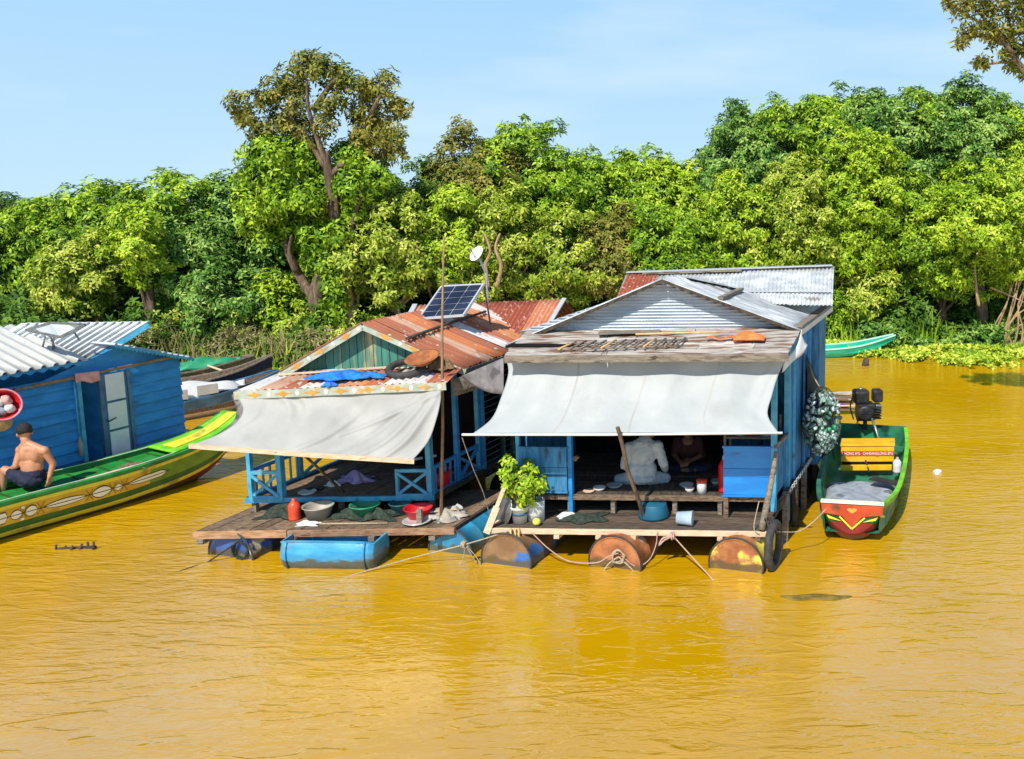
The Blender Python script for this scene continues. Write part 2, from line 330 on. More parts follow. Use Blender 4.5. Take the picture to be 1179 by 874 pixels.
teal_b = mk('shade_dimmed_blue_plastic', (.01,.1,.18), (.015,.13,.22), sc=5, rough=.5)  # basin blue darkened, its shade put into the colour
scum = mk('brown_scum', (.14,.10,.02), (.26,.18,.02), sc=9, rough=.8)
wood_e = mk('brown_plank', (.26,.14,.075), (.4,.24,.14), (.14,.08,.05), sc=5, st=(1.5,9,9), bump=.4, bs=30, rough=.75, t3=.62)
shade_float = mk('shade_black_drum', (.02,.015,.012), (.04,.03,.022), sc=5, rough=.9)  # near-black colour stands in for the shade under the decks
bolive = mk('boat_olive_green', (.10,.22,.015), (.16,.30,.02), sc=4, rough=.4)
box_red = mk('stripe_red', (.62,.05,.015), (.7,.07,.02), sc=5, rough=.4)
greybag = mk('dull_plastic_bag', (.4,.42,.42), (.55,.56,.55), (.2,.2,.19), sc=14, rough=.5, t3=.56, trans=.1)
# ------------------------------------------------------------------ camera, light, sky
cd = bpy.data.cameras.new('camera'); cam = bpy.data.objects.new('camera', cd); COL.objects.link(cam); scene.camera = cam
cam.location = (0,0,H); cam.rotation_euler = (PI/2-pit, 0, 0); cd.sensor_width = 36; cd.lens = FO/1179*36
cd.shift_x = -(PX-589.5)/1179; cd.shift_y = (PY-437)/1179; cd.clip_end = 3000; cd.clip_start = .1
SUN_EL, SUN_AZ = math.radians(49), math.radians(19)      # sun behind and a little left of the camera
sd = Vector((-math.sin(SUN_AZ)*math.cos(SUN_EL), -math.cos(SUN_AZ)*math.cos(SUN_EL), math.sin(SUN_EL)))
sl = bpy.data.lights.new('sun', 'SUN'); sl.energy = 4.6; sl.angle = math.radians(.53); sl.color = (1,.94,.84)
so = bpy.data.objects.new('sun', sl); COL.objects.link(so); so.rotation_euler = sd.to_track_quat('Z','Y').to_euler()
w = bpy.data.worlds.new('World'); scene.world = w; w.use_nodes = True; wn = w.node_tree
sky = wn.nodes.new('ShaderNodeTexSky'); sky.sky_type = 'NISHITA'; sky.sun_disc = False
sky.sun_elevation = SUN_EL; sky.sun_rotation = math.atan2(sd.x, sd.y); sky.air_density = .9; sky.dust_density = .15; sky.ozone_density = 3.0; sky.altitude = 0
bg = wn.nodes['Background']; bg.inputs['Strength'].default_value = .14
# humid air lights the low sky evenly: blend the sky texture towards a pale blue near the horizon
tcw = wn.nodes.new('ShaderNodeTexCoord'); sx = wn.nodes.new('ShaderNodeSeparateXYZ'); wn.links.new(tcw.outputs['Generated'], sx.inputs[0])
lr = wn.nodes.new('ShaderNodeValToRGB'); lr.color_ramp.elements[0].position = 0; lr.color_ramp.elements[0].color = (.58,.83,1,1); lr.color_ramp.elements[1].position = .3; lr.color_ramp.elements[1].color = (.33,.64,1,1); wn.links.new(sx.outputs['Z'], lr.inputs[0])
vm = wn.nodes.new('ShaderNodeVectorMath'); vm.operation = 'SCALE'; vm.inputs['Scale'].default_value = 6.2; wn.links.new(lr.outputs[0], vm.inputs[0])
nzw = wn.nodes.new('ShaderNodeTexNoise'); nzw.inputs['Scale'].default_value = 2.2; nzw.inputs['Detail'].default_value = 5; mpw = wn.nodes.new('ShaderNodeMapping'); mpw.inputs['Scale'].default_value = (1,1,5); wn.links.new(tcw.outputs['Generated'], mpw.inputs[0]); wn.links.new(mpw.outputs[0], nzw.inputs['Vector'])
mrn = wn.nodes.new('ShaderNodeMapRange'); mrn.inputs[1].default_value = .5; mrn.inputs[2].default_value = .72; mrn.inputs[3].default_value = 0; mrn.inputs[4].default_value = .5; wn.links.new(nzw.outputs['Fac'], mrn.inputs[0])
hz = wn.nodes.new('ShaderNodeMix'); hz.data_type = 'RGBA'; hz.inputs[7].default_value = (5.2,6.0,6.6,1); wn.links.new(mrn.outputs[0], hz.inputs[0]); wn.links.new(vm.outputs[0], hz.inputs[6])
mrw = wn.nodes.new('ShaderNodeMapRange'); mrw.interpolation_type = 'SMOOTHSTEP'; mrw.inputs[1].default_value = .26; mrw.inputs[2].default_value = .66; wn.links.new(sx.outputs['Z'], mrw.inputs[0])
mxw = wn.nodes.new('ShaderNodeMix'); mxw.data_type = 'RGBA'; wn.links.new(mrw.outputs[0], mxw.inputs[0]); wn.links.new(hz.outputs[2], mxw.inputs[6]); wn.links.new(sky.outputs[0], mxw.inputs[7]); wn.links.new(mxw.outputs[2], bg.inputs[0])
scene.view_settings.view_transform = 'Standard'; scene.view_settings.look = 'None'; scene.view_settings.gamma = 1; scene.view_settings.exposure = .2
scene.render.engine = 'CYCLES'; scene.cycles.max_bounces = 8; scene.cycles.transparent_max_bounces = 12
# ------------------------------------------------------------------ water
def water_mat():
    m = bpy.data.materials.new('muddy_water'); m.use_nodes = True; nt = m.node_tree; N = nt.nodes; K = nt.links; b = N['Principled BSDF']
    b.inputs['Roughness'].default_value = .04; b.inputs['IOR'].default_value = 3.2
    tc = N.new('ShaderNodeTexCoord')
    def mapn(sc, rot, kind='ShaderNodeTexNoise', **k):
        mp = N.new('ShaderNodeMapping'); mp.inputs['Scale'].default_value = sc; mp.inputs['Rotation'].default_value = (0,0,rot)
        K.new(tc.outputs['Object'], mp.inputs[0]); n = N.new(kind)
        for a, v in k.items(): n.inputs[a].default_value = v
        K.new(mp.outputs[0], n.inputs['Vector']); return n
    nc = mapn((.35,.35,.35), 0, Scale=1, Detail=3); rp = N.new('ShaderNodeValToRGB'); e = rp.color_ramp.elements
    e[0].position = .35; e[0].color = (.57,.31,.001,1); e[1].position = .7; e[1].color = (.68,.37,.002,1)
    K.new(nc.outputs['Fac'], rp.inputs[0]); K.new(rp.outputs[0], b.inputs['Base Color'])
    a = mapn((1.7,5.4,1), .22, Scale=1.0, Detail=3, Roughness=.5, Distortion=.8)     # long ripples
    c = mapn((6.5,17,1), -.28, Scale=1.0, Detail=3, Roughness=.6, Distortion=.5)        # small ripples
    d = mapn((.16,.3,1), .1, Scale=1.0, Detail=2)                                      # patches of calm and breeze
    mr = N.new('ShaderNodeMapRange'); mr.inputs[1].default_value = .36; mr.inputs[2].default_value = .64; mr.inputs[3].default_value = .22; mr.inputs[4].default_value = 1.35
    K.new(d.outputs['Fac'], mr.inputs[0])
    m1 = N.new('ShaderNodeMath'); m1.operation = 'MULTIPLY'; K.new(a.outputs['Fac'], m1.inputs[0]); m1.inputs[1].default_value = 1.0
    m2 = N.new('ShaderNodeMath'); m2.operation = 'MULTIPLY_ADD'; K.new(c.outputs['Fac'], m2.inputs[0]); m2.inputs[1].default_value = .38; K.new(m1.outputs[0], m2.inputs[2])
    m3 = N.new('ShaderNodeMath'); m3.operation = 'MULTIPLY'; K.new(m2.outputs[0], m3.inputs[0]); K.new(mr.outputs[0], m3.inputs[1])
    e2 = mapn((1.5,5.2,1), -.15, Scale=1.0, Detail=2, Roughness=.45, Distortion=1.0); er = N.new('ShaderNodeMapRange'); er.interpolation_type = 'SMOOTHSTEP'; er.inputs[1].default_value = .54; er.inputs[2].default_value = .72; K.new(e2.outputs['Fac'], er.inputs[0])
    m4 = N.new('ShaderNodeMath'); m4.operation = 'MULTIPLY_ADD'; K.new(er.outputs[0], m4.inputs[0]); m4.inputs[1].default_value = .26; K.new(m3.outputs[0], m4.inputs[2])
    bp = N.new('ShaderNodeBump'); bp.inputs['Strength'].default_value = 1; bp.inputs['Distance'].default_value = .025
    K.new(m4.outputs[0], bp.inputs['Height']); K.new(bp.outputs[0], b.inputs['Normal']); return m
wm = MB(); wm.grid(lambda u, v: Vector((-600+1200*u, -40+1240*v, 0)), 24, 24, smooth=False)
obj('water', wm, water_mat(), kind='structure')
# ------------------------------------------------------------------ bank: rises behind the shore
def shore(x):
    t = max(0., min(1., (x+11)/13)); t = t*t*(3-2*t)
    return 20.0+3.6*t+.35*math.sin(x*.9)+.2*math.sin(x*2.3+1)
bk = MB()
def bankf(u, v):
    x = -70+140*u; d = v**2.2*700; z = -.25+.9*(1-math.exp(-d*.45))+.15*math.sin(x*1.3+d)*min(1,d*.3)
    return Vector((x*(1+d*.012), shore(x)-.3+d, z))
bk.grid(bankf, 180, 60); obj('ground', bk, bank_m, kind='structure')

# ------------------------------------------------------------------ shared pieces
def float_drum(F, parent, a, b0, b1, mat, r=.315, z=.068, label=None, n=28):
    mb = MB(); p0 = F(a, b0, z); p1 = F(a, b1, z); ax = (p1-p0); Ln = ax.length; ax.normalize()
    prof = [(0,.012),(r*.86,.012),(r*.9,.012),(r*.93,0),(r+.006,0),(r+.006,.02),(r,.026),(r,Ln*.32),(r+.009,Ln*.335),(r,Ln*.35),(r,Ln*.65),(r+.009,Ln*.665),(r,Ln*.68),(r,Ln-.026),(r+.006,Ln-.02),(r+.006,Ln),(r*.93,Ln),(r*.9,Ln-.012),(0,Ln-.012)]
    mb.lathe(p0, ax, prof, n)
    o = obj('float_drum', mb, mat, parent, label, fix=True)
    rg_ = MB(); x_ = ax.orthogonal().normalized(); y_ = ax.cross(x_); rg_.tube([p0+(x_*math.cos(t)+y_*math.sin(t))*(r+.004) for t in [2*PI*q_/32 for q_ in range(32)]], .011, 6, closed=True); obj('rim', rg_, rubber, o)
    bb = MB(); bb.lathe(p0+F.ex*r*.55+Vector((0,0,r*.35)), -ax, [(0,-.02),(.03,-.02),(.03,.012),(.022,.018),(0,.018)], 10)
    ob = obj('bung', bb, steel, o); return o
def planks(F, a0, a1, b0, b1, z0, z1, n, along='b', gap=.006, jitter=.02, mb=None):
    mb = mb or MB()
    for i in range(n):
        j0 = random.uniform(-jitter, jitter); j1 = random.uniform(-jitter, jitter); dz = random.uniform(-.005,.005)
        if along == 'b':
            x0 = a0+(a1-a0)*i/n; x1 = a0+(a1-a0)*(i+1)/n-gap; mb.fbox(F, x0, x1, b0+j0, b1+j1, z0+dz, z1+dz)
        else:
            y0 = b0+(b1-b0)*i/n; y1 = b0+(b1-b0)*(i+1)/n-gap; mb.fbox(F, a0+j0, a1+j1, y0, y1, z0+dz, z1+dz)
    return mb
def post(F, a, b, z0, z1, s=.06, mat=None, parent=None, name='post', lean=0):
    mb = MB(); mb.beam(F(a,b,z0), F(a+lean,b,z1), s, s, up=F.ey); return obj(name, mb, mat, parent, bev=.004)
def awning(F, left, right, bs, name, mat, parent, wr=.012, seedv=0, n=60, folds=()):
    rows = []
    for (ul,vl),(ur,vr),b in zip(left, right, bs): rows.append((F.B(ul,vl,b), F.B(ur,vr,b)))
    m = len(rows)-1; rng = random.Random(seedv); waves = [(rng.uniform(2,13), rng.uniform(-4,4), rng.uniform(0,6), rng.uniform(.3,1)) for _ in range(6)]
    def cr(v, k):
        x = v*m; i = min(int(x), m-1); t = x-i
        p = [rows[max(0,min(m,i+j))][k] for j in (-1,0,1,2)]
        return .5*((2*p[1])+(p[2]-p[0])*t+(2*p[0]-5*p[1]+4*p[2]-p[3])*t*t+(3*p[1]-p[0]-3*p[2]+p[3])*t**3)
    def fn(u, v):
        p = lerp(cr(v,0), cr(v,1), u); q = sum(a*math.sin(fu*u*3+fv*v+ph) for fu,fv,ph,a in waves)
        e = math.sin(PI*v); fo = 0
        for u0,v0,u1,v1,wd,am in folds:
            du, dv = u1-u0, v1-v0; t_ = max(0,min(1,((u-u0)*du+(v-v0)*dv)/(du*du+dv*dv))); di = math.hypot((u-u0-du*t_)*2.2, (v-v0-dv*t_))
            fo += am*math.exp(-(di/wd)**2)*min(1,.3+t_*1.2)*(1-.5*t_)
        p = p-Vector((0,1,-.3))*fo
        return p-Vector((0,1,0))*q*wr*(.25+e)-Vector((0,0,1))*(.03*e*math.sin(PI*u))
    mb = MB(); mb.grid(fn, n if not folds else 140, 24 if not folds else 50, .004); return obj(name, mb, mat, parent), fn
def coil(c, r, n, w, ax=(0,1,0), rng=random):
    ax = Vector(ax).normalized(); x = ax.orthogonal().normalized(); y = ax.cross(x); pts = []
    for i in range(n*12):
        a = 2*PI*i/12; rr = r*(1+rng.uniform(-.18,.18)); pts.append(Vector(c)+(x*math.cos(a)+y*math.sin(a))*rr+ax*(w*(i/(n*12)-.5)+rng.uniform(-.006,.006)))
    return pts
def sagline(p, q, sag, n=14):
    p = Vector(p); q = Vector(q); return [lerp(p,q,i/n)-Vector((0,0,1))*sag*4*(i/n)*(1-i/n) for i in range(n+1)]
def smoothpts(pts, k=5):
    pts = [Vector(p) for p in pts]; out = []; m = len(pts)-1
    for i in range(m):
        p = [pts[max(0,min(m,i+j))] for j in (-1,0,1,2)]
        for s in range(k):
            t = s/k; out.append(.5*((2*p[1])+(p[2]-p[0])*t+(2*p[0]-5*p[1]+4*p[2]-p[3])*t*t+(3*p[1]-p[0]-3*p[2]+p[3])*t**3))
    out.append(pts[-1]); return out
def body(mb, name, mat, parent, vox=.012, label=None, loc=None, it=6):
    o = obj(name, mb, mat, parent, label, loc); r = o.modifiers.new('remesh', 'REMESH'); r.mode = 'VOXEL'; r.voxel_size = vox; r.use_smooth_shade = True
    s = o.modifiers.new('smooth', 'SMOOTH'); s.factor = .5; s.iterations = it
    if name in ('shirt','trousers','shorts'):
        tx = bpy.data.textures.new('cloth_folds', 'CLOUDS'); tx.noise_scale = .045; tx.noise_depth = 1; d_ = o.modifiers.new('folds', 'DISPLACE'); d_.texture = tx; d_.strength = .02; d_.mid_level = .4; d_.texture_coords = 'LOCAL'
    return o
# =================================================================== RIGHT HOUSE
RH = root('floating_house', 'grey tin roofed floating house with white front awning and rusty drums', 'house', R(1.6,1.5,0), 'floating houses')
Wd = 3.164; ZD = .42; ZF = .66
# deck
obj('deck', planks(R, 0, Wd, 0, .95, .395, ZD, 9, 'a', jitter=.015), deck_d, RH)
mb = MB(); mb.fbox(R, -.02, Wd+.05, -.035, -.004, .355, .418); obj('deck_edge_board', mb, wood_p, RH, bev=.004)
mb = MB(); mb.beam(R(-.012,.0,.385), R(-.012,.95,.385), .03, .07); obj('deck_edge_board', mb, wood_p, RH)
for a in (.35,.8,1.28,1.68,2.05,2.67,3.1):
    mb = MB(); mb.fbox(R, a-.03, a+.03, -.05, 3.6, .31, .353); obj('joist', mb, wood_p if a in (.8,1.28,1.68,2.67) else wood, RH)
# drums below
float_drum(R, RH, .24, -.10, .8, drum_k, label='brown drum with a blue patch'); float_drum(R, RH, 1.50, -.13, .77, drum_r, label='rusty end-on drum with coiled rope on its lid')
float_drum(R, RH, 2.88, -.15, .75, drum_y, label='rusty drum with a yellow patch')
for a, b in ((.3,1.3),(1.55,1.25),(2.86,1.3),(.4,2.4),(1.6,2.4),(2.9,2.4)): float_drum(R, RH, a, b, b+.88, shade_float)  # rear floats coloured near-black as under-deck shade
# raised floor with short legs
obj('floor', planks(R, .02, Wd-.02, .47, 3.66, ZF-.03, ZF, 26, 'a', jitter=0), wood_d, RH)
mb = MB(); mb.fbox(R, .0, Wd, .435, .468, ZF-.055, ZF+.004); obj('floor_beam', mb, wood, RH)
for a in (.72,1.24,1.98,2.52): post(R, a, .5, ZD+.002, ZF-.058, .055, edge_w, RH, 'floor_leg')
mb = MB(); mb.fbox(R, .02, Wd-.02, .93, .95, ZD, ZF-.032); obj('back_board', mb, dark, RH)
# posts
post(R, .135, .45, ZD, 2.0, .045, blue_l, RH); post(R, .755, .45, ZD, 2.0, .055, blue, RH); post(R, Wd+.01, .42, .5, 2.36, .065, blue_l, RH)
post(R, Wd-.02, 3.6, .2, 2.45, .06, blue_s, RH); post(R, .02, 3.6, .2, 2.45, .06, blue_s, RH)
post(R, Wd+.03, 1.05, .15, 2.44, .07, blue_l, RH)
# front blue panels
def panel(a0, a1, z0, z1, mat, nm, b=.40):
    mb = MB(); n = 3; hs = [z0, z0+(z1-z0)*.38, z0+(z1-z0)*.56, z1]
    for i in range(3): mb.fbox(R, a0, a1, b, b+.018, hs[i]+.002, hs[i+1]-.002)
    o = obj(nm, mb, mat, RH, bev=.003)
    t = MB(); t.fbox(R, a0-.01, a1+.01, b-.012, b+.03, z1, z1+.022); obj('rail', t, mat, o)
    t = MB(); t.fbox(R, a0-.01, a1+.01, b-.012, b+.03, z0-.022, z0); obj('rail', t, mat, o); return o
panel(2.585, Wd+.0, .70, 1.27, blue_b, 'front_panel'); panel(.17, .73, .72, 1.24, blue_s, 'front_panel')
mb = MB(); mb.fbox(R, 2.585, 2.64, .40, .44, ZD, .69); obj('panel_leg', mb, wood, RH)
# side railing, right
mb = MB(); mb.beam(R(Wd+.04,.36,1.30), R(Wd+.04,1.05,1.27), .035, .04); obj('side_rail', mb, edge_w, RH)
for k in range(4):
    b = .5+.14*k; mb = MB(); mb.fbox(R, Wd, Wd+.02, b, b+.1, .66-.05*k*0, 1.26); obj('side_board', mb, blue_s, RH)
# side wall (vertical planks), right
wl = MB(); b = 1.02
while b < 3.6:
    wd = random.uniform(.085,.12)
    if not 2.30 < b < 2.62: wl.fbox(R, Wd+.01+random.uniform(0,.008), Wd+.035+random.uniform(0,.012), b, b+wd-.008, .55, 2.46)
    else: wl.fbox(R, Wd+.01, Wd+.03, b, b+wd-.008, .55, .8)
    b += wd
obj('side_wall', wl, blue_s, RH)
for b in (1.3, 1.95, 2.3, 2.66, 3.3):
    t = MB(); t.fbox(R, Wd+.047, Wd+.075, b, b+.045, .55, 2.45); obj('wall_batten', t, blue_l if b in (1.3,2.66) else blue, RH)
t = MB(); t.fbox(R, Wd-.16, Wd-.13, 2.2, 2.7, .66, 2.4); obj('doorway_shade_sheet', t, dark, RH)  # black sheet painting the shade inside the wall opening
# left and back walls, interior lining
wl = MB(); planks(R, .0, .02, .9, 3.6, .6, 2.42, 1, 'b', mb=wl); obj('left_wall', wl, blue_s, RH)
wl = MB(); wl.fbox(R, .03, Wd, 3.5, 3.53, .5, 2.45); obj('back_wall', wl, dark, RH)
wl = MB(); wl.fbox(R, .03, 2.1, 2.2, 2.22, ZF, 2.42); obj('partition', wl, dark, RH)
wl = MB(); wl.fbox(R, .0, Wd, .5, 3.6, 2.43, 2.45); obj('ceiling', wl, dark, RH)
# front eave roof: bleached planks running along the front
e0, e1 = R.B(581,409,.20), R.B(908,407,.20); g0, g1 = R.B(607,381,1.3), R.B(925,377,1.3)
ef = MB(); n = 7
for i in range(n):
    v0, v1 = i/n, (i+1)/n+.03; up = Vector((0,0,.006*(i%2)+.004*i/n))
    p = [lerp(e0,g0,v0)+up, lerp(e1,g1,v0)+up, lerp(e1,g1,v1)+up, lerp(e0,g0,v1)+up]
    cuts = sorted([0,1]+[random.uniform(.15,.9) for _ in range(2)])
    for c0, c1 in zip(cuts, cuts[1:]):
        ef.grid(lambda u,v,p=p,c0=c0,c1=c1: lerp(lerp(p[0],p[1],c0+(c1-c0-.003)*u), lerp(p[3],p[2],c0+(c1-c0-.003)*u), v)+Vector((0,0,.006*math.sin(9*u+v*4+c0*30))), 14, 2, .012, smooth=False)
obj('front_eave', ef, oldroof, RH)
mb = MB(); mb.beam(e0+Vector((0,-.012,-.045)), e1+Vector((0,-.012,-.045)), .03, .085); obj('eave_board', mb, edge_w, RH, bev=.004)
# rack of short sticks lying on the eave
rk = root('stick_rack', 'ladder-like row of short grey sticks lying on the front eave of the white-awninged house', 'wooden rack', lerp(e0,e1,.3)+Vector((0,0,.05)))
sl1 = MB(); pa, pb = lerp(lerp(e0,e1,.20),lerp(g0,g1,.20),.30), lerp(lerp(e0,e1,.62),lerp(g0,g1,.62),.42)
sl1.tube([pa+Vector((0,0,.035)), pb+Vector((0,0,.04))], .012, 6); obj('rail', sl1, edge_w, rk)
sl1 = MB(); qa, qb = lerp(lerp(e0,e1,.18),lerp(g0,g1,.18),.08), lerp(lerp(e0,e1,.62),lerp(g0,g1,.62),.18); sl1.tube([qa+Vector((0,0,.035)), qb+Vector((0,0,.04))], .012, 6); obj('rail', sl1, edge_w, rk)
for i in range(12):
    t = (i+.5)/12; s = MB(); s.tube([lerp(qa,qb,t)+Vector((-.03,-.05,.05)), lerp(pa,pb,t)+Vector((.03,.06,.052))], .013, 6); obj('stick', s, edge_w if i%4 else straw, rk)
pk = MB(); c0 = lerp(lerp(e0,e1,.28),lerp(g0,g1,.28),.72); pk.beam(c0+Vector((0,0,.04)), c0+Vector((.75,.05,.06)), .2, .012); solo('loose_plank', pk, edge_w, 'grey warped board lying at the foot of the corrugated gable', 'plank', c0)
pk = MB(); c0 = lerp(lerp(e0,e1,.42),lerp(g0,g1,.42),.62); pk.tube([c0+Vector((0,0,.05)), c0+Vector((.8,.15,.05)), c0+Vector((1.25,.2,.05))], .014, 6); solo('bamboo_stick', pk, straw, 'thin pale yellow stick lying on the front eave beside the orange mesh', 'stick', c0)
oc = MB(); c0 = R.B(862,391,.75); oc.grid(lambda u,v: c0+Vector(((u-.5)*.42*(1-.3*abs(v-.5)),(v-.5)*.34,.02+.065*(math.sin(PI*u)*math.sin(PI*v))**.5*(1+.3*math.sin(9*u+6*v)))), 18, 14, .004)
oc.grid(lambda u,v: c0+Vector((-.5+.42*u,-.05+(v-.5)*.1,.03+.02*math.sin(12*u))), 12, 4, .004)
solo('orange_mesh_cloth', oc, orange, 'bright orange mesh cloth crumpled on the front eave', 'cloth', c0)
# gable (horizontal corrugation), triangle
ap, gl, gr = R.B(763,326,1.3), R.B(600,381,1.3), R.B(912,379,1.3)
gb = MB(); ribs = 15
def gab(u, v):
    l = lerp(gl, ap, v); r = lerp(gr, ap, v); p = lerp(l, r, u)
    return p-R.ey*(.014*math.sin(2*PI*ribs*v))
gb.grid(gab, 10, ribs*8, .004); obj('gable_wall', gb, galv_g, RH)
bo = MB(); bo.beam(gl+Vector((0,-.03,-.02)), gr+Vector((0,-.03,-.02)), .03, .05); obj('gable_sill', bo, edge_w, RH)
# main roof, right slope and left slope with overhang
over = .16
def OV(p, d): return p-R.ey*d
rA = OV(R.B(763,322,1.3),0); fA = R.B(763,321.5,1.3-over); fR = R.B(922,380,1.3-over); fL = R.B(583,398,1.3-over)
backR = R.A(958,356, R.ab(fR.x,fR.y)[0]); dback = R.ab(backR.x,backR.y)[1]-R.ab(fR.x,fR.y)[1]
rid_b = 1.3
def off(p, d, dz=0): return p+R.ey*d+Vector((0,0,dz))
rr = MB(); bound = [0,.5,1.0,1.55,dback]
for i in range(4):
    d0, d1 = bound[i]-.02, bound[i+1]+.02; z = .006*(i%2)
    vt = lambda d: 0 if d < .5 else min(.97,(d-.5)/(dback-.5))
    rr.sheet(off(lerp(fA,fR,vt(d0)),d0,z), off(lerp(fA,fR,vt(d1)),d1,z), off(fR,d1,z), off(fR,d0,z), 6, .016, nv=6, sag=.012, wob=.006)
obj('right_roof_slope', rr, galv, RH)
rr = MB()
for i in range(4):
    d0, d1 = bound[i]-.02, bound[i+1]+.02; z = .006*(i%2)
    rr.sheet(off(fL,d0,z), off(fL,d1,z), off(lerp(fA,fL,vt(d1)),d1,z), off(lerp(fA,fL,vt(d0)),d0,z), 6, .016, nv=6)
obj('left_roof_slope', rr, galv, RH)
for q_ in (fR, fL):
    mb = MB(); mb.beam(off(fA,-.02,-.02), off(q_,-.02,-.025), .02, .035); obj('bargeboard', mb, bark_d, RH)
mb = MB(); mid = lambda t: lerp(fA,fR,t)
mb.beam(off(mid(.42),-.02,.03), off(mid(.42),.95,.045), .07, .035); obj('roof_batten', mb, edge_w, RH)
mb = MB(); mb.beam(off(mid(.98),0,.03), off(mid(.98),dback,.035), .11, .02); obj('roof_batten', mb, edge_w, RH)
mb = MB(); mb.beam(off(mid(1),0,-.03), off(mid(1),dback,-.03), .03, .07); obj('side_eave_board', mb, whitepl, RH)
mb = MB(); q0 = off(mid(.10),.45,.03); q1 = off(mid(.40),.95,.03); mb.beam(q0, q1, .10, .008); obj('roof_gap_shade_strip', mb, dark, RH)  # black strip laid on the sheets, painting the shade of a gap
# rear cross roof
zr0 = R.A(957,307,3.42); zb = R.ab(zr0.x,zr0.y)[1]
k0 = R.B(722,315,zb); k1 = R.B(958,307,zb); l0 = R.B(708,348,zb-.75); l1 = R.B(956,352,zb-.75)
rc = MB()
for i in range(5):
    u0, u1 = i/5, (i+1)/5+.01; z = Vector((0,0,.005*(i%2)))
    rc.sheet(lerp(k0,k1,u0)+z, lerp(k0,k1,u1)+z, lerp(l0,l1,u1)+z, lerp(l0,l1,u0)+z, 11, .010, nv=5)
obj('rear_roof', rc, galv, RH)
rs = MB(); rs.sheet(lerp(k0,k1,.01)+Vector((0,-.01,.012)), lerp(k0,k1,.16)+Vector((0,-.01,.012)), lerp(l0,l1,.16)+Vector((0,-.01,.012)), lerp(l0,l1,.0)+Vector((0,-.01,.012)), 9, .010, nv=5); obj('rusty_sheet', rs, rust_r, RH)
rs = MB(); kb0, kb1 = k0+Vector((.1,.8,-.45)), k1+Vector((.1,.8,-.45)); rs.sheet(k0, k1, kb1, kb0, 40, .01, nv=3); obj('rear_roof', rs, galv, RH)
mb = MB(); mb.beam(k0+Vector((0,0,.02)), k1+Vector((0,0,.02)), .16, .012); obj('ridge_cap', mb, silver, RH)
mb = MB(); mb.beam(lerp(k0,k1,.08)+Vector((0,-.08,.0)), lerp(k0,k1,.56)+Vector((0,-.08,.0)), .06, .03); obj('ridge_plank', mb, edge_w, RH)
mb = MB(); mb.beam(lerp(l0,k0,.30)+Vector((1.2,-.02,.03)), lerp(l1,k1,.30)+Vector((0,-.02,.03)), .04, .012); obj('sheet_joint', mb, silver, RH)
rw = MB(); rw.fbox(R, .9, 3.3, zb-.2, zb+.3, .4, k0.z-.65); obj('rear_wall', rw, blue_s, RH)
# awning
al = [(583,414),(585,430),(577,457),(566,482),(545,499)]; ar = [(906,411),(896,432),(889,455),(884,478),(896,498)]
bs = [.39,.33,.18,.0,-.14]
aw, awf = awning(R, al, ar, bs, 'awning', tarp, RH, wr=.008, seedv=3, folds=[(.05,0,.02,.6,.04,.02),(.30,0,.33,.5,.06,.012),(.97,0,.94,.8,.04,.02),(.62,0,.60,.6,.07,.012),(.8,0,.84,.5,.05,.01)])
for u_ in (.26,.51,.77):
    mb = MB(); mb.grid(lambda u,v: awf(u_+(u-.5)*.006, v)-Vector((0,.005,-.003)), 1, 30, smooth=True); obj('awning_seam', mb, tarp_g, RH)
mb = MB(); mb.tube([R.B(532,500.5,-.15), R.B(700,500.5,-.15), R.B(901,498.5,-.15)], .014, 8); obj('awning_pole', mb, white_p, RH)
# tarp scraps at the right eave
sc = MB(); s0, s1, s2, s3 = R.B(903,418,.45), R.B(922,384,1.0), R.B(930,398,1.0), R.B(900,428,.42)
sc.grid(lambda u,v: lerp(lerp(s0,s1,u),lerp(s3,s2,u),v)+Vector((.03*math.sin(PI*u),0,.015*math.sin(8*u+5*v))), 12, 6, .004); obj('tarp_scrap', sc, whitepl, RH)
s0, s1, s2, s3 = R.B(915,392,1.0), R.B(926,386,1.2), R.B(929,396,1.2), R.B(920,410,1.0)
# left flap hanging between the houses
fl = MB(); f0,f1,f2,f3 = R.B(531,433,.7), R.B(580,412,.45), R.B(586,435,.35), R.B(580,454,.3)
fl.grid(lambda u,v: lerp(lerp(f0,f1,u),lerp(f0+Vector((.05,0,-.04)),f3,u),v)-Vector((0,0,.05*math.sin(PI*u)*v)), 14, 6, .004); obj('tarp_flap', fl, tarp_d, RH)
# black shade net on the wall
nt = MB(); n0,n1,n2,n3 = R.A(928,408,Wd+.09), R.A(950,455,Wd+.12), R.A(956,478,Wd+.3), R.A(926,500,Wd+.12)
nt.grid(lambda u,v: lerp(lerp(n0,n1,u),lerp(n3,n2,u),v)+Vector((.03*math.sin(PI*v),0,0)), 8, 8, .004); obj('shade_net', nt, netblack, RH)
# supports on the right side of the hull
for k,(a,b) in enumerate(((Wd+.08,.75),(Wd+.1,1.25),(Wd+.08,1.9),(Wd+.08,2.7),(Wd+.08,3.5))):
    post(R, a, b, -.4, .62, .07, bark_d if k%2 else edge_w, RH, 'support_post')
mb = MB(); mb.beam(R(Wd+.06,.45,.55), R(Wd+.06,3.6,.55), .05, .1); obj('side_beam', mb, wood_d, RH)
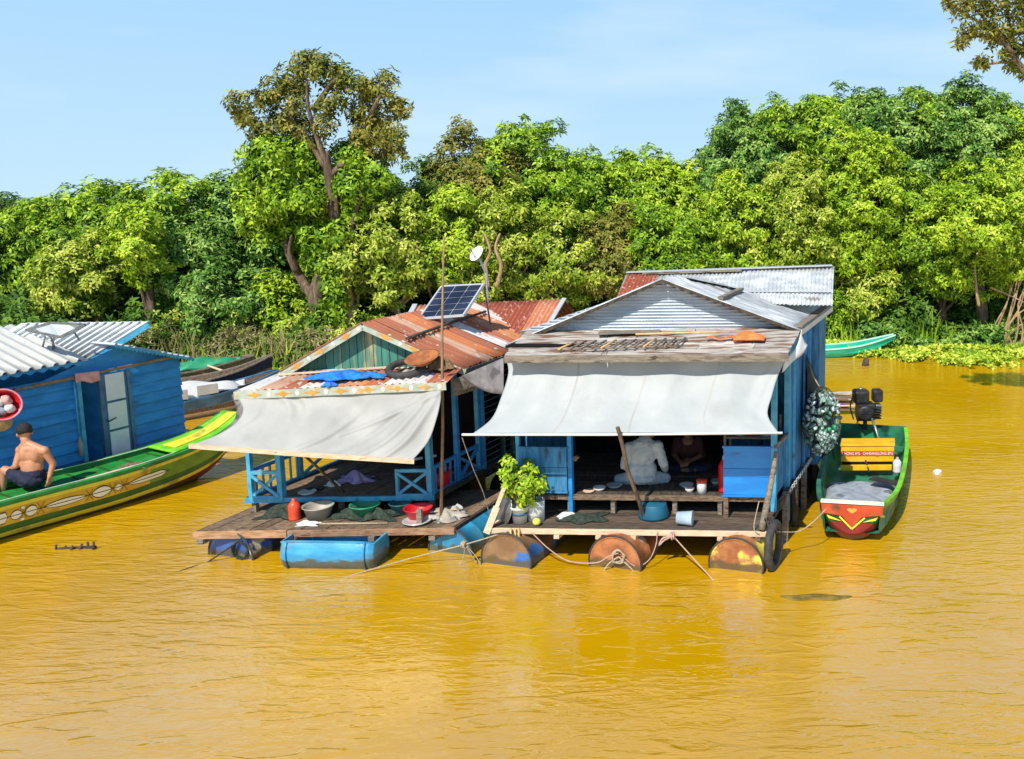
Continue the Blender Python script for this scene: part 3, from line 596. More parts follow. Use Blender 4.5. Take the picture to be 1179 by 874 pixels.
# =================================================================== MIDDLE HOUSE
LH = root('floating_house', 'small floating house with rusty orange roof, grey front awning and light blue railings', 'house', L(1.4,1.5,0), 'floating houses')
LW = 2.93; LF = .52
obj('deck', planks(L, -.0, LW, 0, 1.35, .305, .34, 20, 'b', jitter=.012), wood, LH)
mb = MB(); mb.fbox(L, -.04, 1.02, -.03, -.002, .245, .335); obj('deck_edge_board', mb, wood_o, LH, bev=.004)
mb = MB(); mb.fbox(L, 1.03, LW+.02, -.03, -.002, .25, .33); obj('deck_edge_board', mb, wood_e, LH, 'duller brown edge board', bev=.004)
for aa_, bb_ in ((LW+.01,1.6),(-.02,1.35)):
    mb = MB(); mb.beam(L(aa_,.0,.29), L(aa_,bb_,.29), .03, .08); obj('side_edge_board', mb, wood_d, LH)
for a in (.05, 1.1, 2.0, 2.7):
    mb = MB(); mb.fbox(L, a-.035, a+.035, -.05, 3.3, .19, .245); obj('joist', mb, edge_w, LH)
float_drum(L, LH, .33, .02, .9, drum_n, z=.01, label='navy drum with a cream patch'); float_drum(L, LH, 2.86, .03, .9, drum_b, r=.29, z=.01, label='turquoise blue drum')
for a, b in ((.4,1.2),(1.55,1.5),(2.75,1.2),(.5,2.2),(2.4,2.3)): float_drum(L, LH, a, b, b+.88, shade_float, z=-.01)  # rear floats, under-deck shade put into their colour
FA0, FA1 = .12, 2.35
obj('floor', planks(L, FA0, FA1, .6, 3.3, LF-.03, LF, 20, 'b', jitter=0), wood, LH)
mb = MB(); mb.beam(L(FA0-.03,.585,LF-.02), L(FA1+.02,.585,LF-.02), .035, .06); obj('floor_beam', mb, blue_l, LH)
for aa_ in (FA1+.02, FA0-.02):
    mb = MB(); mb.beam(L(aa_,.6,LF-.02), L(aa_,3.3,LF-.02), .035, .07); obj('side_floor_beam', mb, wood_d, LH)
for a in (.16, 1.2, 2.3):
    post(L, a, .64, .34, LF-.055, .06, edge_w, LH, 'floor_leg')
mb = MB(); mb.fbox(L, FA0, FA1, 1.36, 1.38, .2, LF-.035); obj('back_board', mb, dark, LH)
zt = 1.88
def lpost(a, b, z1=zt, s=.055, m=blue_l, z0=LF-.03): return post(L, a, b, z0, z1, s, m, LH)
lpost(.16,.6); lpost(.52,.6,1.88,.075); lpost(2.32,.6,1.9,.07); lpost(2.34,1.15,1.95,.06,blue); lpost(2.34,1.65,1.95,.06,blue_l); lpost(.16,1.4); lpost(.16,2.2)
def xbrace(p0, p1, z0, z1, mat=blue_l, nm='railing_panel', pick=0):
    mb = MB(); t = .035; A = lambda s,z: Vector((lerp(p0.x,p1.x,s), lerp(p0.y,p1.y,s), z))
    mb.beam(A(0,z1), A(1,z1), .04, .04); mb.beam(A(0,z0+.02), A(1,z0+.02), .03, .03)
    if pick:
        for i in range(pick): s = (i+.5)/pick; mb.beam(A(s,z0), A(s,z1), .022, .022)
    else:
        mb.beam(A(0,z0+.03), A(1,z1-.02), .03, .035); e = Vector((0,-.018,0)); mb.beam(A(0,z1-.02)+e, A(1,z0+.03)+e, .03, .035)
    return obj(nm, mb, mat, LH)
xbrace(L(.18,.585,0), L(.5,.585,0), LF, .85); xbrace(L(.16,.62,0), L(.16,1.4,0), LF, .87, pick=7); xbrace(L(.16,1.42,0), L(.16,2.2,0), LF, .87)
xbrace(L(1.93,.585,0), L(2.3,.585,0), LF+.0, .85); lpost(1.92,.6,.87,.04)
xbrace(L(2.34,.62,0), L(2.34,1.15,0), LF, .87, blue, pick=5); xbrace(L(2.34,1.17,0), L(2.34,1.65,0), LF, .87, blue)
# side wall with louvers, back wall, ceiling
lw = MB()
for k in range(17):
    z = LF+.05+k*.085; lw.beam(L(2.34,1.68,z), L(2.34,3.3,z), .012, .07, up=(1,0,.5))
obj('louver_wall', lw, teal, LH)
for b in (1.7, 2.2, 2.45, 3.0): post(L, 2.375, b, LF, 1.93, .05, teal if b > 2 else blue, LH, 'wall_post')
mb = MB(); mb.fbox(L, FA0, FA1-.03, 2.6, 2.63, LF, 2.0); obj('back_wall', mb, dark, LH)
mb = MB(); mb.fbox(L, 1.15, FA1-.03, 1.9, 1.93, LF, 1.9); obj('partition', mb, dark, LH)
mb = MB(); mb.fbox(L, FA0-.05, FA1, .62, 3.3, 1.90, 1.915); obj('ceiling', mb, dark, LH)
mb = MB(); mb.fbox(L, FA0, FA0+.02, 2.2, 3.3, LF, 2.0); obj('left_wall', mb, blue_s, LH)
# eave roof and painted valance
e0, e1 = L.B(270,451,.3), L.B(514,440,.3); g0, g1 = L.B(326,428,1.1), L.B(535,420,1.1)
er = MB()
for i in range(10):
    u0, u1 = i/10, (i+1)/10+.005; z = Vector((0,0,.006*(i%2)))
    er.sheet(lerp(e0,e1,u0)+z, lerp(e0,e1,u1)+z, lerp(g0,g1,u1)+z, lerp(g0,g1,u0)+z, 3, .012, nv=3)
obj('front_eave', er, rust, LH)
def painted(p, q, h, nm, step=.33):
    p = Vector(p); q = Vector(q); mb = MB(); mb.beam(p, q, .02, h); bo = obj(nm, mb, mint, LH, bev=.003)
    d = (q-p); Ln = d.length; d.normalize(); out = Vector((d.y,-d.x,0)).normalized(); out = out if out.y < 0 else -out; up = d.cross(out).normalized(); up = up if up.z > 0 else -up
    n = int(Ln/step); g0_ = (Ln-n*step)/2
    for i in range(n):
        c = p+d*(g0_+(i+.5)*step)+out*.0105; w = step*.30*random.uniform(.85,1.1); k = MB()
        k.prism([c-d*w, c-d*w*.3-up*h*.16, c-up*h*.42, c+d*w*.3-up*h*.16, c+d*w, c+d*w*.3+up*h*.16, c+up*h*.42, c-d*w*.3+up*h*.16], out, .003); obj('painted_star', k, vorange, bo, fix=True)
        c = c+d*step*.5; k = MB(); k.prism([c+d*math.cos(t)*h*.26+up*math.sin(t)*h*.36 for t in [2*PI*s/10 for s in range(10)]], out, .003); obj('painted_dot', k, vwhite, bo, fix=True)
    return bo
painted(e0+Vector((0,-.015,-.045)), e1+Vector((0,-.015,-.045)), .095, 'painted_valance_board')
mb = MB(); mb.beam(lerp(e0,g0,.72)+Vector((.1,0,.03)), lerp(e1,g1,.75)+Vector((-.8,0,.03)), .03, .02); obj('eave_batten', mb, wood_p, LH)
# gable
ap, gl, gr = L.B(417,377,1.1), L.B(330,427,1.1), L.B(532,421,1.1)
gb = MB(); nb = 22
for i in range(nb):
    t0, t1 = i/nb, (i+1)/nb-.004
    def top(t):
        x = lerp(gl,gr,t); s = (ap.x-gl.x)/(gr.x-gl.x); h = t/s if t < s else (1-t)/(1-s); return x+Vector((0,0,(ap.z-x.z)*h))
    a0, a1 = lerp(gl,gr,t0), lerp(gl,gr,t1); b0, b1 = top(t0), top(t1); e = Vector((0,.015,0))
    gb.hexa([a0,a1,a1+e,a0+e,b0,b1,b1+e,b0+e])
obj('gable_wall', gb, green_b, LH)
mb = MB(); mb.beam(gl+Vector((0,-.02,-.01)), gr+Vector((0,-.02,-.01)), .03, .03); obj('gable_sill', mb, white_p, LH)
d = .16
fA, fL, fR = L.B(417,372,1.1-d), L.B(323,428,1.1-d), L.B(536,424,1.1-d)
offL = lambda p, k, dz=0: p+L.ey*k+Vector((0,0,dz))
painted(fA+Vector((0,-.0,-.04)), fR+Vector((0,0,-.05)), .09, 'painted_bargeboard', .36); painted(fL+Vector((0,0,-.05)), fA+Vector((0,-.0,-.04)), .09, 'painted_bargeboard', .36)
rr = MB(); D = 2.35; n = 10
for i in range(n):
    d0, d1 = D*i/n-.02, D*(i+1)/n+.02; z = .007*(i%2)
    rr.sheet(offL(fA,d0,z), offL(fA,d1,z), offL(fR,d1,z), offL(fR,d0,z), 3, .012, nv=5, wob=.006, sag=.01)
obj('right_roof_slope', rr, rust, LH)
rr = MB()
for i in range(n):
    d0, d1 = D*i/n-.02, D*(i+1)/n+.02; z = .007*(i%2)
    rr.sheet(offL(fL,d0,z), offL(fL,d1,z), offL(fA,d1,z), offL(fA,d0,z), 7, .012, nv=5)
obj('left_roof_slope', rr, rust, LH)
mb = MB(); mb.tube([offL(lerp(fA,fR,.42),.02,.04), offL(lerp(fA,fR,.36),1.0,.05), offL(lerp(fA,fR,.30),2.1,.045)], [.022,.02,.018], 7); obj('roof_pole', mb, bark_d, LH)
mb = MB(); mb.beam(offL(fR,0,-.03), offL(fR,D,-.03), .03, .05); obj('side_eave_board', mb, edge_w, LH)
# under-eave boards visible over the side
mb = MB(); s0, s1 = L.B(519,432,.62), L.B(578,418,1.3); mb.grid(lambda u,v: lerp(s0,s1,u)+Vector((0,0,-.05-.22*v*(1-.2*u)))+L.ex*.02*v, 6, 3, .01); obj('eave_soffit', mb, edge_w, LH)
# rear rusty cross roof
k0, k1 = L.B(478,352,3.3+.25), L.B(650,345,3.55); l0, l1 = L.B(462,382,2.75), L.B(622,392,2.75)
rc = MB()
for i in range(6):
    u0, u1 = i/6, (i+1)/6+.01; z = Vector((0,0,.006*(i%2)))
    rc.sheet(lerp(k0,k1,u0)+z, lerp(k0,k1,u1)+z, lerp(l0,l1,u1)+z, lerp(l0,l1,u0)+z, 6, .012, nv=5)
obj('rear_roof', rc, rust_r, LH)
rc = MB(); rc.sheet(k0, k1, k1+Vector((.1,.7,-.4)), k0+Vector((.1,.7,-.4)), 30, .01, nv=3); obj('rear_roof', rc, rust_r, LH)
for q0, q1 in ((l0,k0),(l1,k1)):
    mb = MB(); mb.beam(q0+Vector((0,0,.02)), q1+Vector((0,0,.02)), .07, .02); obj('verge_strip', mb, silver, LH)
mb = MB(); mb.hexa([l0+Vector((0.3,.1,-1.6)), l1+Vector((-.1,.1,-1.6)), l1+Vector((-.1,1.2,-1.6)), l0+Vector((.3,1.2,-1.6)), l0+Vector((.3,.1,-.06)), l1+Vector((-.1,.1,-.06)), l1+Vector((-.1,1.0,-.06)), l0+Vector((.3,1.0,-.06))]); obj('rear_wall', mb, blue_s, LH)
# awning with wooden batten
al = [(271,453),(282,468),(277,483),(256,498),(223,512)]; ar = [(509,446),(508,462),(503,482),(493,508),(475,530)]
aw, awf = awning(L, al, ar, [.33,.25,.12,-.03,-.18], 'awning', tarp_g, LH, wr=.014, seedv=8, folds=[(.97,0,.74,1,.045,.035),(.99,.05,.86,1,.04,.04),(1,.1,.55,.7,.04,.035),(.93,0,.62,.95,.05,-.03),(.20,0,.24,.45,.05,.03),(.30,0,.31,.35,.04,.025),(.62,.2,.45,.9,.05,.025),(.1,.1,.04,.6,.05,.02)])
mb = MB(); mb.grid(lambda u,v: lerp(awf(0,v), awf(0,v)+Vector((-.12,.06,-.05))*math.sin(PI*min(1,v*.9+.1))**.6, u), 3, 20, .004); obj('awning_hem', mb, tarp_d, LH)
mb = MB(); pts = [L.B(218,513.5,-.19), L.B(345,523,-.19), L.B(477,531.5,-.19)]; mb.beam(pts[0],pts[1],.03,.05); mb.beam(pts[1],pts[2],.03,.05); obj('awning_batten', mb, wood_p, LH)
mb = MB(); mb.tube([L.B(345,519,-.1), L.B(396,567,.5)], .016, 6); obj('awning_strut', mb, bark_d, LH)
# =================================================================== LEFT BLUE HOUSE
BH = root('floating_house', 'bright blue boarded floating house with white ribbed tin roofs and an open doorway', 'house', B(-1,-2,0), 'floating houses')
zb = .38; zw = 1.72
def wallseg(b0, b1, z0=zb, z1=zw, n=9, nm='wall', a=0.):
    mb = MB()
    for i in range(n):
        c0, c1 = z0+(z1-z0)*i/n, z0+(z1-z0)*(i+1)/n
        mb.hexa([B(a-.03,b0,c0),B(a-.03,b1,c0),B(a+.042,b1,c0),B(a+.042,b0,c0),B(a-.03,b0,c1+.006),B(a-.03,b1,c1+.006),B(a+.004,b1,c1+.006),B(a+.004,b0,c1+.006)])
    return obj(nm, mb, blue, BH, fix=True)
bD0 = B.ab(*B.A(93,500,0)[:2])[1]; bD1 = B.ab(*B.A(118,500,0)[:2])[1]; bD2 = B.ab(*B.A(151,500,0)[:2])[1]; bEnd = 0.
bdr = bD1
wallseg(-7, bD0); wallseg(bD2, bEnd)
wallseg(bD0, bD2, 1.66, zw, 1)
mb = MB(); 
for i in range(9): mb.fbox(B, -1.9+i*.2, -1.9+i*.2+.19, bEnd-.0, bEnd+.03, zb, 1.7)
obj('end_wall', mb, blue, BH)
mb = MB(); mb.fbox(B, -1.0, -.98, bD0-.4, bD2+.5, zb, 1.75); mb.fbox(B, -.98, -.04, bD1+.06, bD1+.08, zb, 1.7); obj('inner_wall', mb, blue, BH)
mb = MB(); mb.fbox(B, -1.9, .0, -7, 0, zb-.03, zb); obj('floor', mb, wood_d, BH)
mb = MB(); mb.fbox(B, -1.9, -1.87, -7, 0, zb, 1.8); obj('back_wall', mb, blue, BH)
for b in (bD0, bD1, bD2):
    mb = MB(); mb.beam(B(.045,b,zb), B(.045,b,zw-.04), .05, .05, up=B.ex); obj('door_jamb', mb, blue_l if b == bD0 else slate, BH)
mb = MB(); mb.beam(B(.05,-2.1,1.70), B(.05,bEnd-.02,1.74), .035, .035); obj('wall_batten', mb, bamboo, BH)
mb = MB(); mb.beam(B(.05,-7,1.655), B(.05,bD0,1.70), .03, .035); obj('wall_batten', mb, edge_w, BH)
# door leaf with three white panels
dm = MB(); dm.fbox(B, .03, .05, bD1+.03, bD2-.03, zb+.02, 1.67); door = obj('door', dm, slate, BH)
for i in range(3):
    z0 = zb+.06+i*.42; t = MB(); t.fbox(B, .052, .062, bD1+.07, bD2-.07, z0, z0+.385); obj('door_panel', t, doorw, door)
t = MB(); t.tube([B(.065,bD1+.04,1.0), B(.11,bD1+.04,1.0), B(.11,bD1+.14,1.03)], .01, 6); obj('handle', t, black, door)
# roofs. near roof: eave towards us, ribs running up and back-left
va = .16; n1 = B.ab(*B.A(100,411,va)[:2])[1]; zE = B.A(100,411,va).z
zE2 = B.A(0,436,va).z
fold = B.ab(*P(22,373,2.28)[:2])
nr = MB(); top1 = P(22,374,2.30); b1 = B.ab(top1.x,top1.y)
pE1 = B.A(102,413,va); pE0 = B(va, n1-5.2, zE2-.02*0); pT1 = top1; pT0 = top1+B.ey*(-5.2)
nr.sheet(pT0, pT1, pE1, pE0, 34, .022, .006, nv=3, trap=True, seg=8); obj('near_roof', nr, zinc, BH)
pk1, pk0 = pT1, pT0; bkv = B.ex*(-1.2)+Vector((0,0,-.5))
nr = MB(); nr.sheet(pk0+bkv, pk1+bkv, pk1, pk0, 34, .022, .006, nv=3, trap=True, seg=8); obj('near_roof', nr, zinc, BH)
mb = MB(); mb.grid(lambda u,v: lerp(pE0,pE1,u)+B.ex*(-.06)+Vector((0,0,-.02-.05*v*(1+.35*math.sin(u*213)))), 300, 1, .006, smooth=False); obj('scalloped_fascia', mb, blue, BH)
# far roof: high edge at the right, ribs descend towards the left
H1 = P(172,370,2.38); Lw = P(104,413,1.86); bkd = P(24,372,2.38)-H1
fr = MB(); fr.sheet(Lw, Lw+bkd*1.0, H1+bkd*1.0, H1, 22, .022, .006, nv=3, trap=True, seg=8, ) if False else None
fr.sheet(H1, H1+bkd, Lw+bkd, Lw, 15, .015, .006, nv=3, trap=True, seg=8); obj('far_roof', fr, galv_w, BH)
mb = MB(); mb.beam(H1+Vector((0,-.01,-.05)), Lw+Vector((0,-.01,-.05)), .025, .07); obj('bargeboard', mb, blue_l, BH)
gm = MB(); ga, g_l, g_r = B.A(140,397,.0), B.A(104,428,0), B.A(212,414,0)
gm.prism([B(0,-2.05,1.70), B(0,.02,1.70), B(0,0.02,1.74), Vector((ga.x,ga.y,ga.z))], B.ex*(-1), .03); obj('gable_wall', gm, blue, BH)
rg = MB(); r0, r1 = B.A(132,396,.14), B.A(223,412,.16)
rg.sheet(r0, r1, r1-B.ex*.8, r0-B.ex*.8, 13, .018, .006, nv=2, trap=True); obj('right_roof', rg, galv_w, BH)
mb = MB(); mb.grid(lambda u,v: lerp(r0,r1,u)+B.ex*.004+Vector((0,0,-.008-.035*v*(1.2+.4*math.sin(u*130)))), 130, 1, .008, smooth=False); obj('scalloped_fascia', mb, blue_l, BH)
for a, b in ((-.1,-.4),(-.1,-1.2),(-1.7,-.4),(-1.7,-3),(-.2,-3),(-.2,-4.5)): float_drum(B, BH, a-.3, b-.9, b, drum_b, z=.0)
# =================================================================== THINGS ON AND ABOUT THE HOUSES
# solar panel, middle house
def solar(nm, c00, c10, c11, c01, label, loc, cols, rows, mat=glass_pv, legs=()):
    o = root(nm, label, 'solar panel', loc); c00,c10,c11,c01 = map(Vector,(c00,c10,c11,c01)); n = (c10-c00).cross(c01-c00).normalized(); n = -n if n.z < 0 else n
    mb = MB(); A = lambda u,v: lerp(lerp(c00,c10,u),lerp(c01,c11,u),v)
    for i in range(cols):
        for j in range(rows):
            g = .012; q = [A((i+g*cols/2)/cols,(j+g*rows/2)/rows), A((i+1-g*cols/2)/cols,(j+g*rows/2)/rows), A((i+1-g*cols/2)/cols,(j+1-g*rows/2)/rows), A((i+g*cols/2)/cols,(j+1-g*rows/2)/rows)]
            mb.prism([x+n*.006 for x in q], n, .002)
    s = MB(); s.prism([A(0,0),A(1,0),A(1,1),A(0,1)], n, .005); obj('back_sheet', s, silver, o); obj('cells', mb, mat, o)
    f = MB()
    for p, q in ((c00,c10),(c10,c11),(c11,c01),(c01,c00)): f.beam(p,q,.025,.035)
    obj('frame', f, silver if mat is glass_pv else steel, o)
    for p, q in legs:
        l = MB(); l.beam(p,q,.02,.02); obj('leg', l, steel, o)
    return o
s00,s10 = L.B(483,367,1.95), L.B(534,363,1.95); s01,s11 = L.B(509,330,2.35), L.B(557,327.5,2.35)
solar('solar_panel', s00,s10,s11,s01, 'tilted dark blue solar panel with silver frame on the rusty roof', s00, 3, 5, legs=[(s01, s01+Vector((0,.25,-.6))),(s11, s11+Vector((0,.25,-.6)))])
# solar panel lying low on the blue house (seen from its sunlit back edge)
t0,t1,t2,t3 = P(30,380,2.36),P(70,388,2.34),P(98,374,2.50),P(58,372,2.50)
solar('solar_panel', t0,t1,t2,t3, 'grey solar panel raised on thin legs between the white tin roofs', t0, 2, 3, glass_g, legs=[(P(52,388,2.3),P(48,404,2.0)),(P(58,387,2.3),P(66,408,1.95)),(P(62,386,2.33),P(60,408,1.95)),(P(84,380,2.38),P(92,392,2.15))])
# satellite dish
dc = PD(550,293,14.6); dr = root('satellite_dish', 'small white satellite dish on a stick above the rusty roof', 'satellite dish', dc+Vector((0,0,-1.2)))
mb = MB(); axd = Vector((-.45,-.62,.5)); mb.lathe(dc, axd, [(0,0),(.05,.003),(.1,.016),(.14,.035),(.145,.035),(.1,.01),(.05,-.004),(0,-.006)], 20); obj('dish', mb, white_p, dr)
mb = MB(); mb.tube([dc, dc+Vector((.1,.1,-.35)), dc+Vector((.13,.1,-1.5))], .018, 8); obj('mast', mb, silver, dr)
mb = MB(); mb.tube([dc+Vector((0,0,-.13)), dc+axd.normalized()*.16], .008, 6); mb.ball(dc+axd.normalized()*.17, .022, 8); obj('feed_arm', mb, steel, dr)
# blue net heap, tyre, basket on the middle eave
def heap(c, sx, sy, h, seed, nu=30, nv=20):
    r = random.Random(seed); ws = [(r.uniform(5,16), r.uniform(5,16), r.uniform(0,6)) for _ in range(6)]; c = Vector(c); mb = MB()
    def fn(u,v):
        x, y = u-.5, v-.5; q = sum(math.sin(a*u+b*v+p) for a,b,p in ws)/6; d = min(1, 2*math.hypot(x,y)); rr = (1-d*d)
        s = 1+.25*math.sin(5*math.atan2(y,x)+seed)
        return c+Vector((x*sx*s, y*sy*s, h*max(0,rr)*(.75+.6*q)+.012*q+.01))
    mb.grid(fn, nu, nv, .006); return mb
c = L.B(392,434,.62); m = heap(c,.62,.42,.09,3)
m2 = heap(c+Vector((.36,.02,0)),.34,.2,.05,5); m.add(m2.v,m2.f,True); m3 = heap(c+Vector((.0,-.27,-.05)),.16,.14,.05,9); m.add(m3.v,m3.f,True)
solo('fishing_net', m, netblue, 'bright blue net heaped on the painted eave of the rusty roofed house', 'net', c)
c = L.B(467,429,.70); mb = MB(); mb.tube([c+Vector((math.cos(t)*.2,math.sin(t)*.2+.02,.05+.05*math.sin(t))) for t in [2*PI*k/36 for k in range(36)]], .042, 10, closed=True)
solo('tyre', mb, rubber, 'black tyre lying flat on the eave under the orange basket', 'tyre', c)
c2 = L.B(486,418,.72); mb = MB(); mb.lathe(c2+Vector((.02,0,-.0)), (-.1,-.28,.93), [(0,0),(.12,.01),(.19,.07),(.21,.085),(.19,.083),(.12,.03),(0,.02)], 24)
solo('basket', mb, clay, 'shallow orange round basket leaning on the black tyre', 'basket', c2)
m = heap(L.B(508,424,.85),.3,.3,.14,8); solo('fishing_net', m, mk('brown_net',(.16,.1,.05),(.3,.2,.1),sc=30,bump=1,bs=80,rough=.9), 'brown net bundle beside the orange basket at the corner of the eave', 'net', L.B(508,424,.85))
m = heap(PD(362,402,14.2),.6,.4,.2,4); 
# tall bamboo pole
pb = L(2.62,.28,.34); mb = MB(); ptop = PD(511,272,10.35)
mb.tube([pb, lerp(pb,ptop,.33)+Vector((.01,0,0)), lerp(pb,ptop,.66)-Vector((.01,0,0)), ptop], [.02,.019,.016,.010], 8); solo('mooring_pole', mb, bamboo, 'tall thin brown pole standing on the deck at the corner of the grey awning', 'pole', pb)
# things under the middle floor
def bottle(c, r, h, mat, nm, label, cat, cap=white_p):
    o = root(nm, label, cat, c); mb = MB(); mb.lathe(c, (0,0,1), [(0,0),(r,0),(r*1.03,.02),(r,h*.35),(r*1.02,h*.4),(r,h*.75),(r*.55,h*.92),(r*.3,h*.95),(r*.3,h),(0,h)], 18); obj('body', mb, mat, o)
    b = MB(); b.lathe(Vector(c)+Vector((0,0,h)), (0,0,1), [(r*.34,-.03),(r*.34,.02),(0,.02)], 12); obj('cap', b, cap, o); return o
bottle(L(.86,.33,.34), .068, .24, redor, 'plastic_bottle', 'red plastic jug standing on the deck below the light blue railing', 'jug', redor)
def basin(c, r, h, mat, nm, label, cat='basin', tilt=(0,0,1), n=28, loc=None):
    mb = MB(); mb.lathe(c, tilt, [(0,.0),(r*.72,0),(r*.98,h*.95),(r*1.06,h),(r*1.05,h+.012),(r*.95,h*.96),(r*.69,.012),(0,.012)], n); return solo(nm, mb, mat, label, cat, c, group='basins on the decks')
basin(L(1.12,.36,.345), .17, .15, greybas, 'basin', 'grey brown basin beside the red jug under the floor edge')
basin(L(1.62,.44,.345), .17, .13, greenp, 'basin', 'green basin behind the dark net heap')
basin(L(2.02,.48,.345), .13, .13, teal, 'basin', 'small dark teal basin between the green and the red basins')
basin(L(2.34,.30,.35), .16, .12, red, 'basin', 'wide red basin on the deck below the crossed railing')
for a,b,sx,sy,h,s in ((.62,.52,.5,.35,.16,1),(1.5,.4,.5,.25,.1,2),(1.85,.36,.42,.26,.12,6)):
    m = heap(L(a,b,.345),sx,sy,h,s); solo('fishing_net', m, netgreen, {1:'dark net heap left of the red jug on the deck corner',2:'dark green net heap beside the grey brown basin',6:'dark green net heap in front of the green basin'}[s], 'net', L(a,b,.345), group='net heaps on the deck')
mb = MB(); mb.tube([L(1.3,.12,.355), L(2.1,.1,.355)], .012, 6); solo('pole', mb, rope, 'thin pale stick lying along the front of the left deck', 'stick', L(1.3,.12,.355))
m = heap(L(1.16,.13,.343),.24,.12,.03,12); solo('rag', m, whitepl, 'cream rag lying in front of the grey brown basin', 'rag', L(1.16,.13,.343))
m = heap(L(2.62,.33,.345),.5,.35,.09,14); solo('scrap_heap', m, greybas, 'heap of odds and ends beside the red basin', 'scrap', L(2.62,.33,.345))
for k,(a,b,q) in enumerate(((2.5,.3,0),(2.62,.42,.5),(2.72,.36,.2))):
    mb = MB(); c = L(a,b,.41); mb.beam(c-Vector((.12,.02,.0)), c+Vector((.1,.06,.04*q)), .03, .012); solo('wood_scrap', mb, wood_p if k != 1 else wood_o, 'short wood offcut on the scrap heap by the bamboo pole', 'wood', c, group='wood offcuts')
for k,(a,b,zz,s) in enumerate(((2.72,.44,.42,.09),(2.80,.25,.38,.06),(2.66,.18,.38,.06))):
    c = L(a,b,zz); mb = MB(); m_ = heap(c-Vector((0,0,.08)), s*2.1, s*1.7, s*1.5, 70+k); mb.add(m_.v, m_.f, False); solo('plastic_bag', mb, greybag, 'crumpled white plastic bag on the deck corner', 'bag', c, group='crumpled bags')
mb = MB(); mb.lathe(L(2.42,.14,.345), (0,0,1), [(0,0),(.12,0),(.17,.03),(.16,.035),(.11,.012),(0,.012)], 20); solo('tray', mb, silver, 'grey metal tray in front of the scrap heap', 'tray', L(2.42,.14,.345))
mb = MB(); mb.beam(L(2.48,.1,.34), L(2.48,.1,.52), .06, .06); solo('mooring_stub', mb, edge_w, 'short grey post standing on the deck near the bamboo pole', 'post', L(2.48,.1,.34))
# on the middle floor
m = heap(L(.98,1.25,LF+.003),.42,.26,.1,21); solo('cloth', m, purple, 'lilac cloth bundle lying on the plank floor', 'cloth', L(.98,1.25,LF))
m = heap(L(.82,1.05,LF+.003),.18,.14,.07,22); solo('cloth', m, whitepl, 'small white cloth beside the lilac bundle', 'cloth', L(.82,1.05,LF))
for k in range(2):
    c = L(.66+.1*k,.85+.04*k,LF+.003); mb = MB(); mb.ball(c+Vector((0,0,.025)), .05, 10, (1.2,.6,.5)); solo('shoe', mb, black, 'black shoe on the plank floor beside the railing', 'shoe', c, group='pair of shoes')
mb = MB(); mb.lathe(L(.72,.74,LF+.002), (0,0,1), [(0,0),(.07,0),(.11,.03),(.1,.032),(.06,.008),(0,.008)], 20); solo('plate', mb, whitepl, 'white plate beside the black shoes', 'plate', L(.72,.74,LF))
m = MB(); c = L(2.2,.95,LF+.002); m.lathe(c, (0,0,1), [(0,0),(.14,0),(.17,.22),(.16,.22),(.13,.01),(0,.01)], 20); solo('bucket', m, red, 'dark red bucket on the floor behind the crossed railing', 'bucket', c)
m = heap(L(2.45,1.9,.34),.5,.3,.2,31); 
# fish sandals row: white slats
for k in range(2):
    c = L(1.42+.19*k,1.82,LF+.12+.03*k); mb = MB(); mb.box(c, .13, .02, .03, .0, ry=-.2); solo('sandal', mb, whitepl, 'white sandal hanging in the dark at the back of the floor', 'sandal', c, group='white sandals')
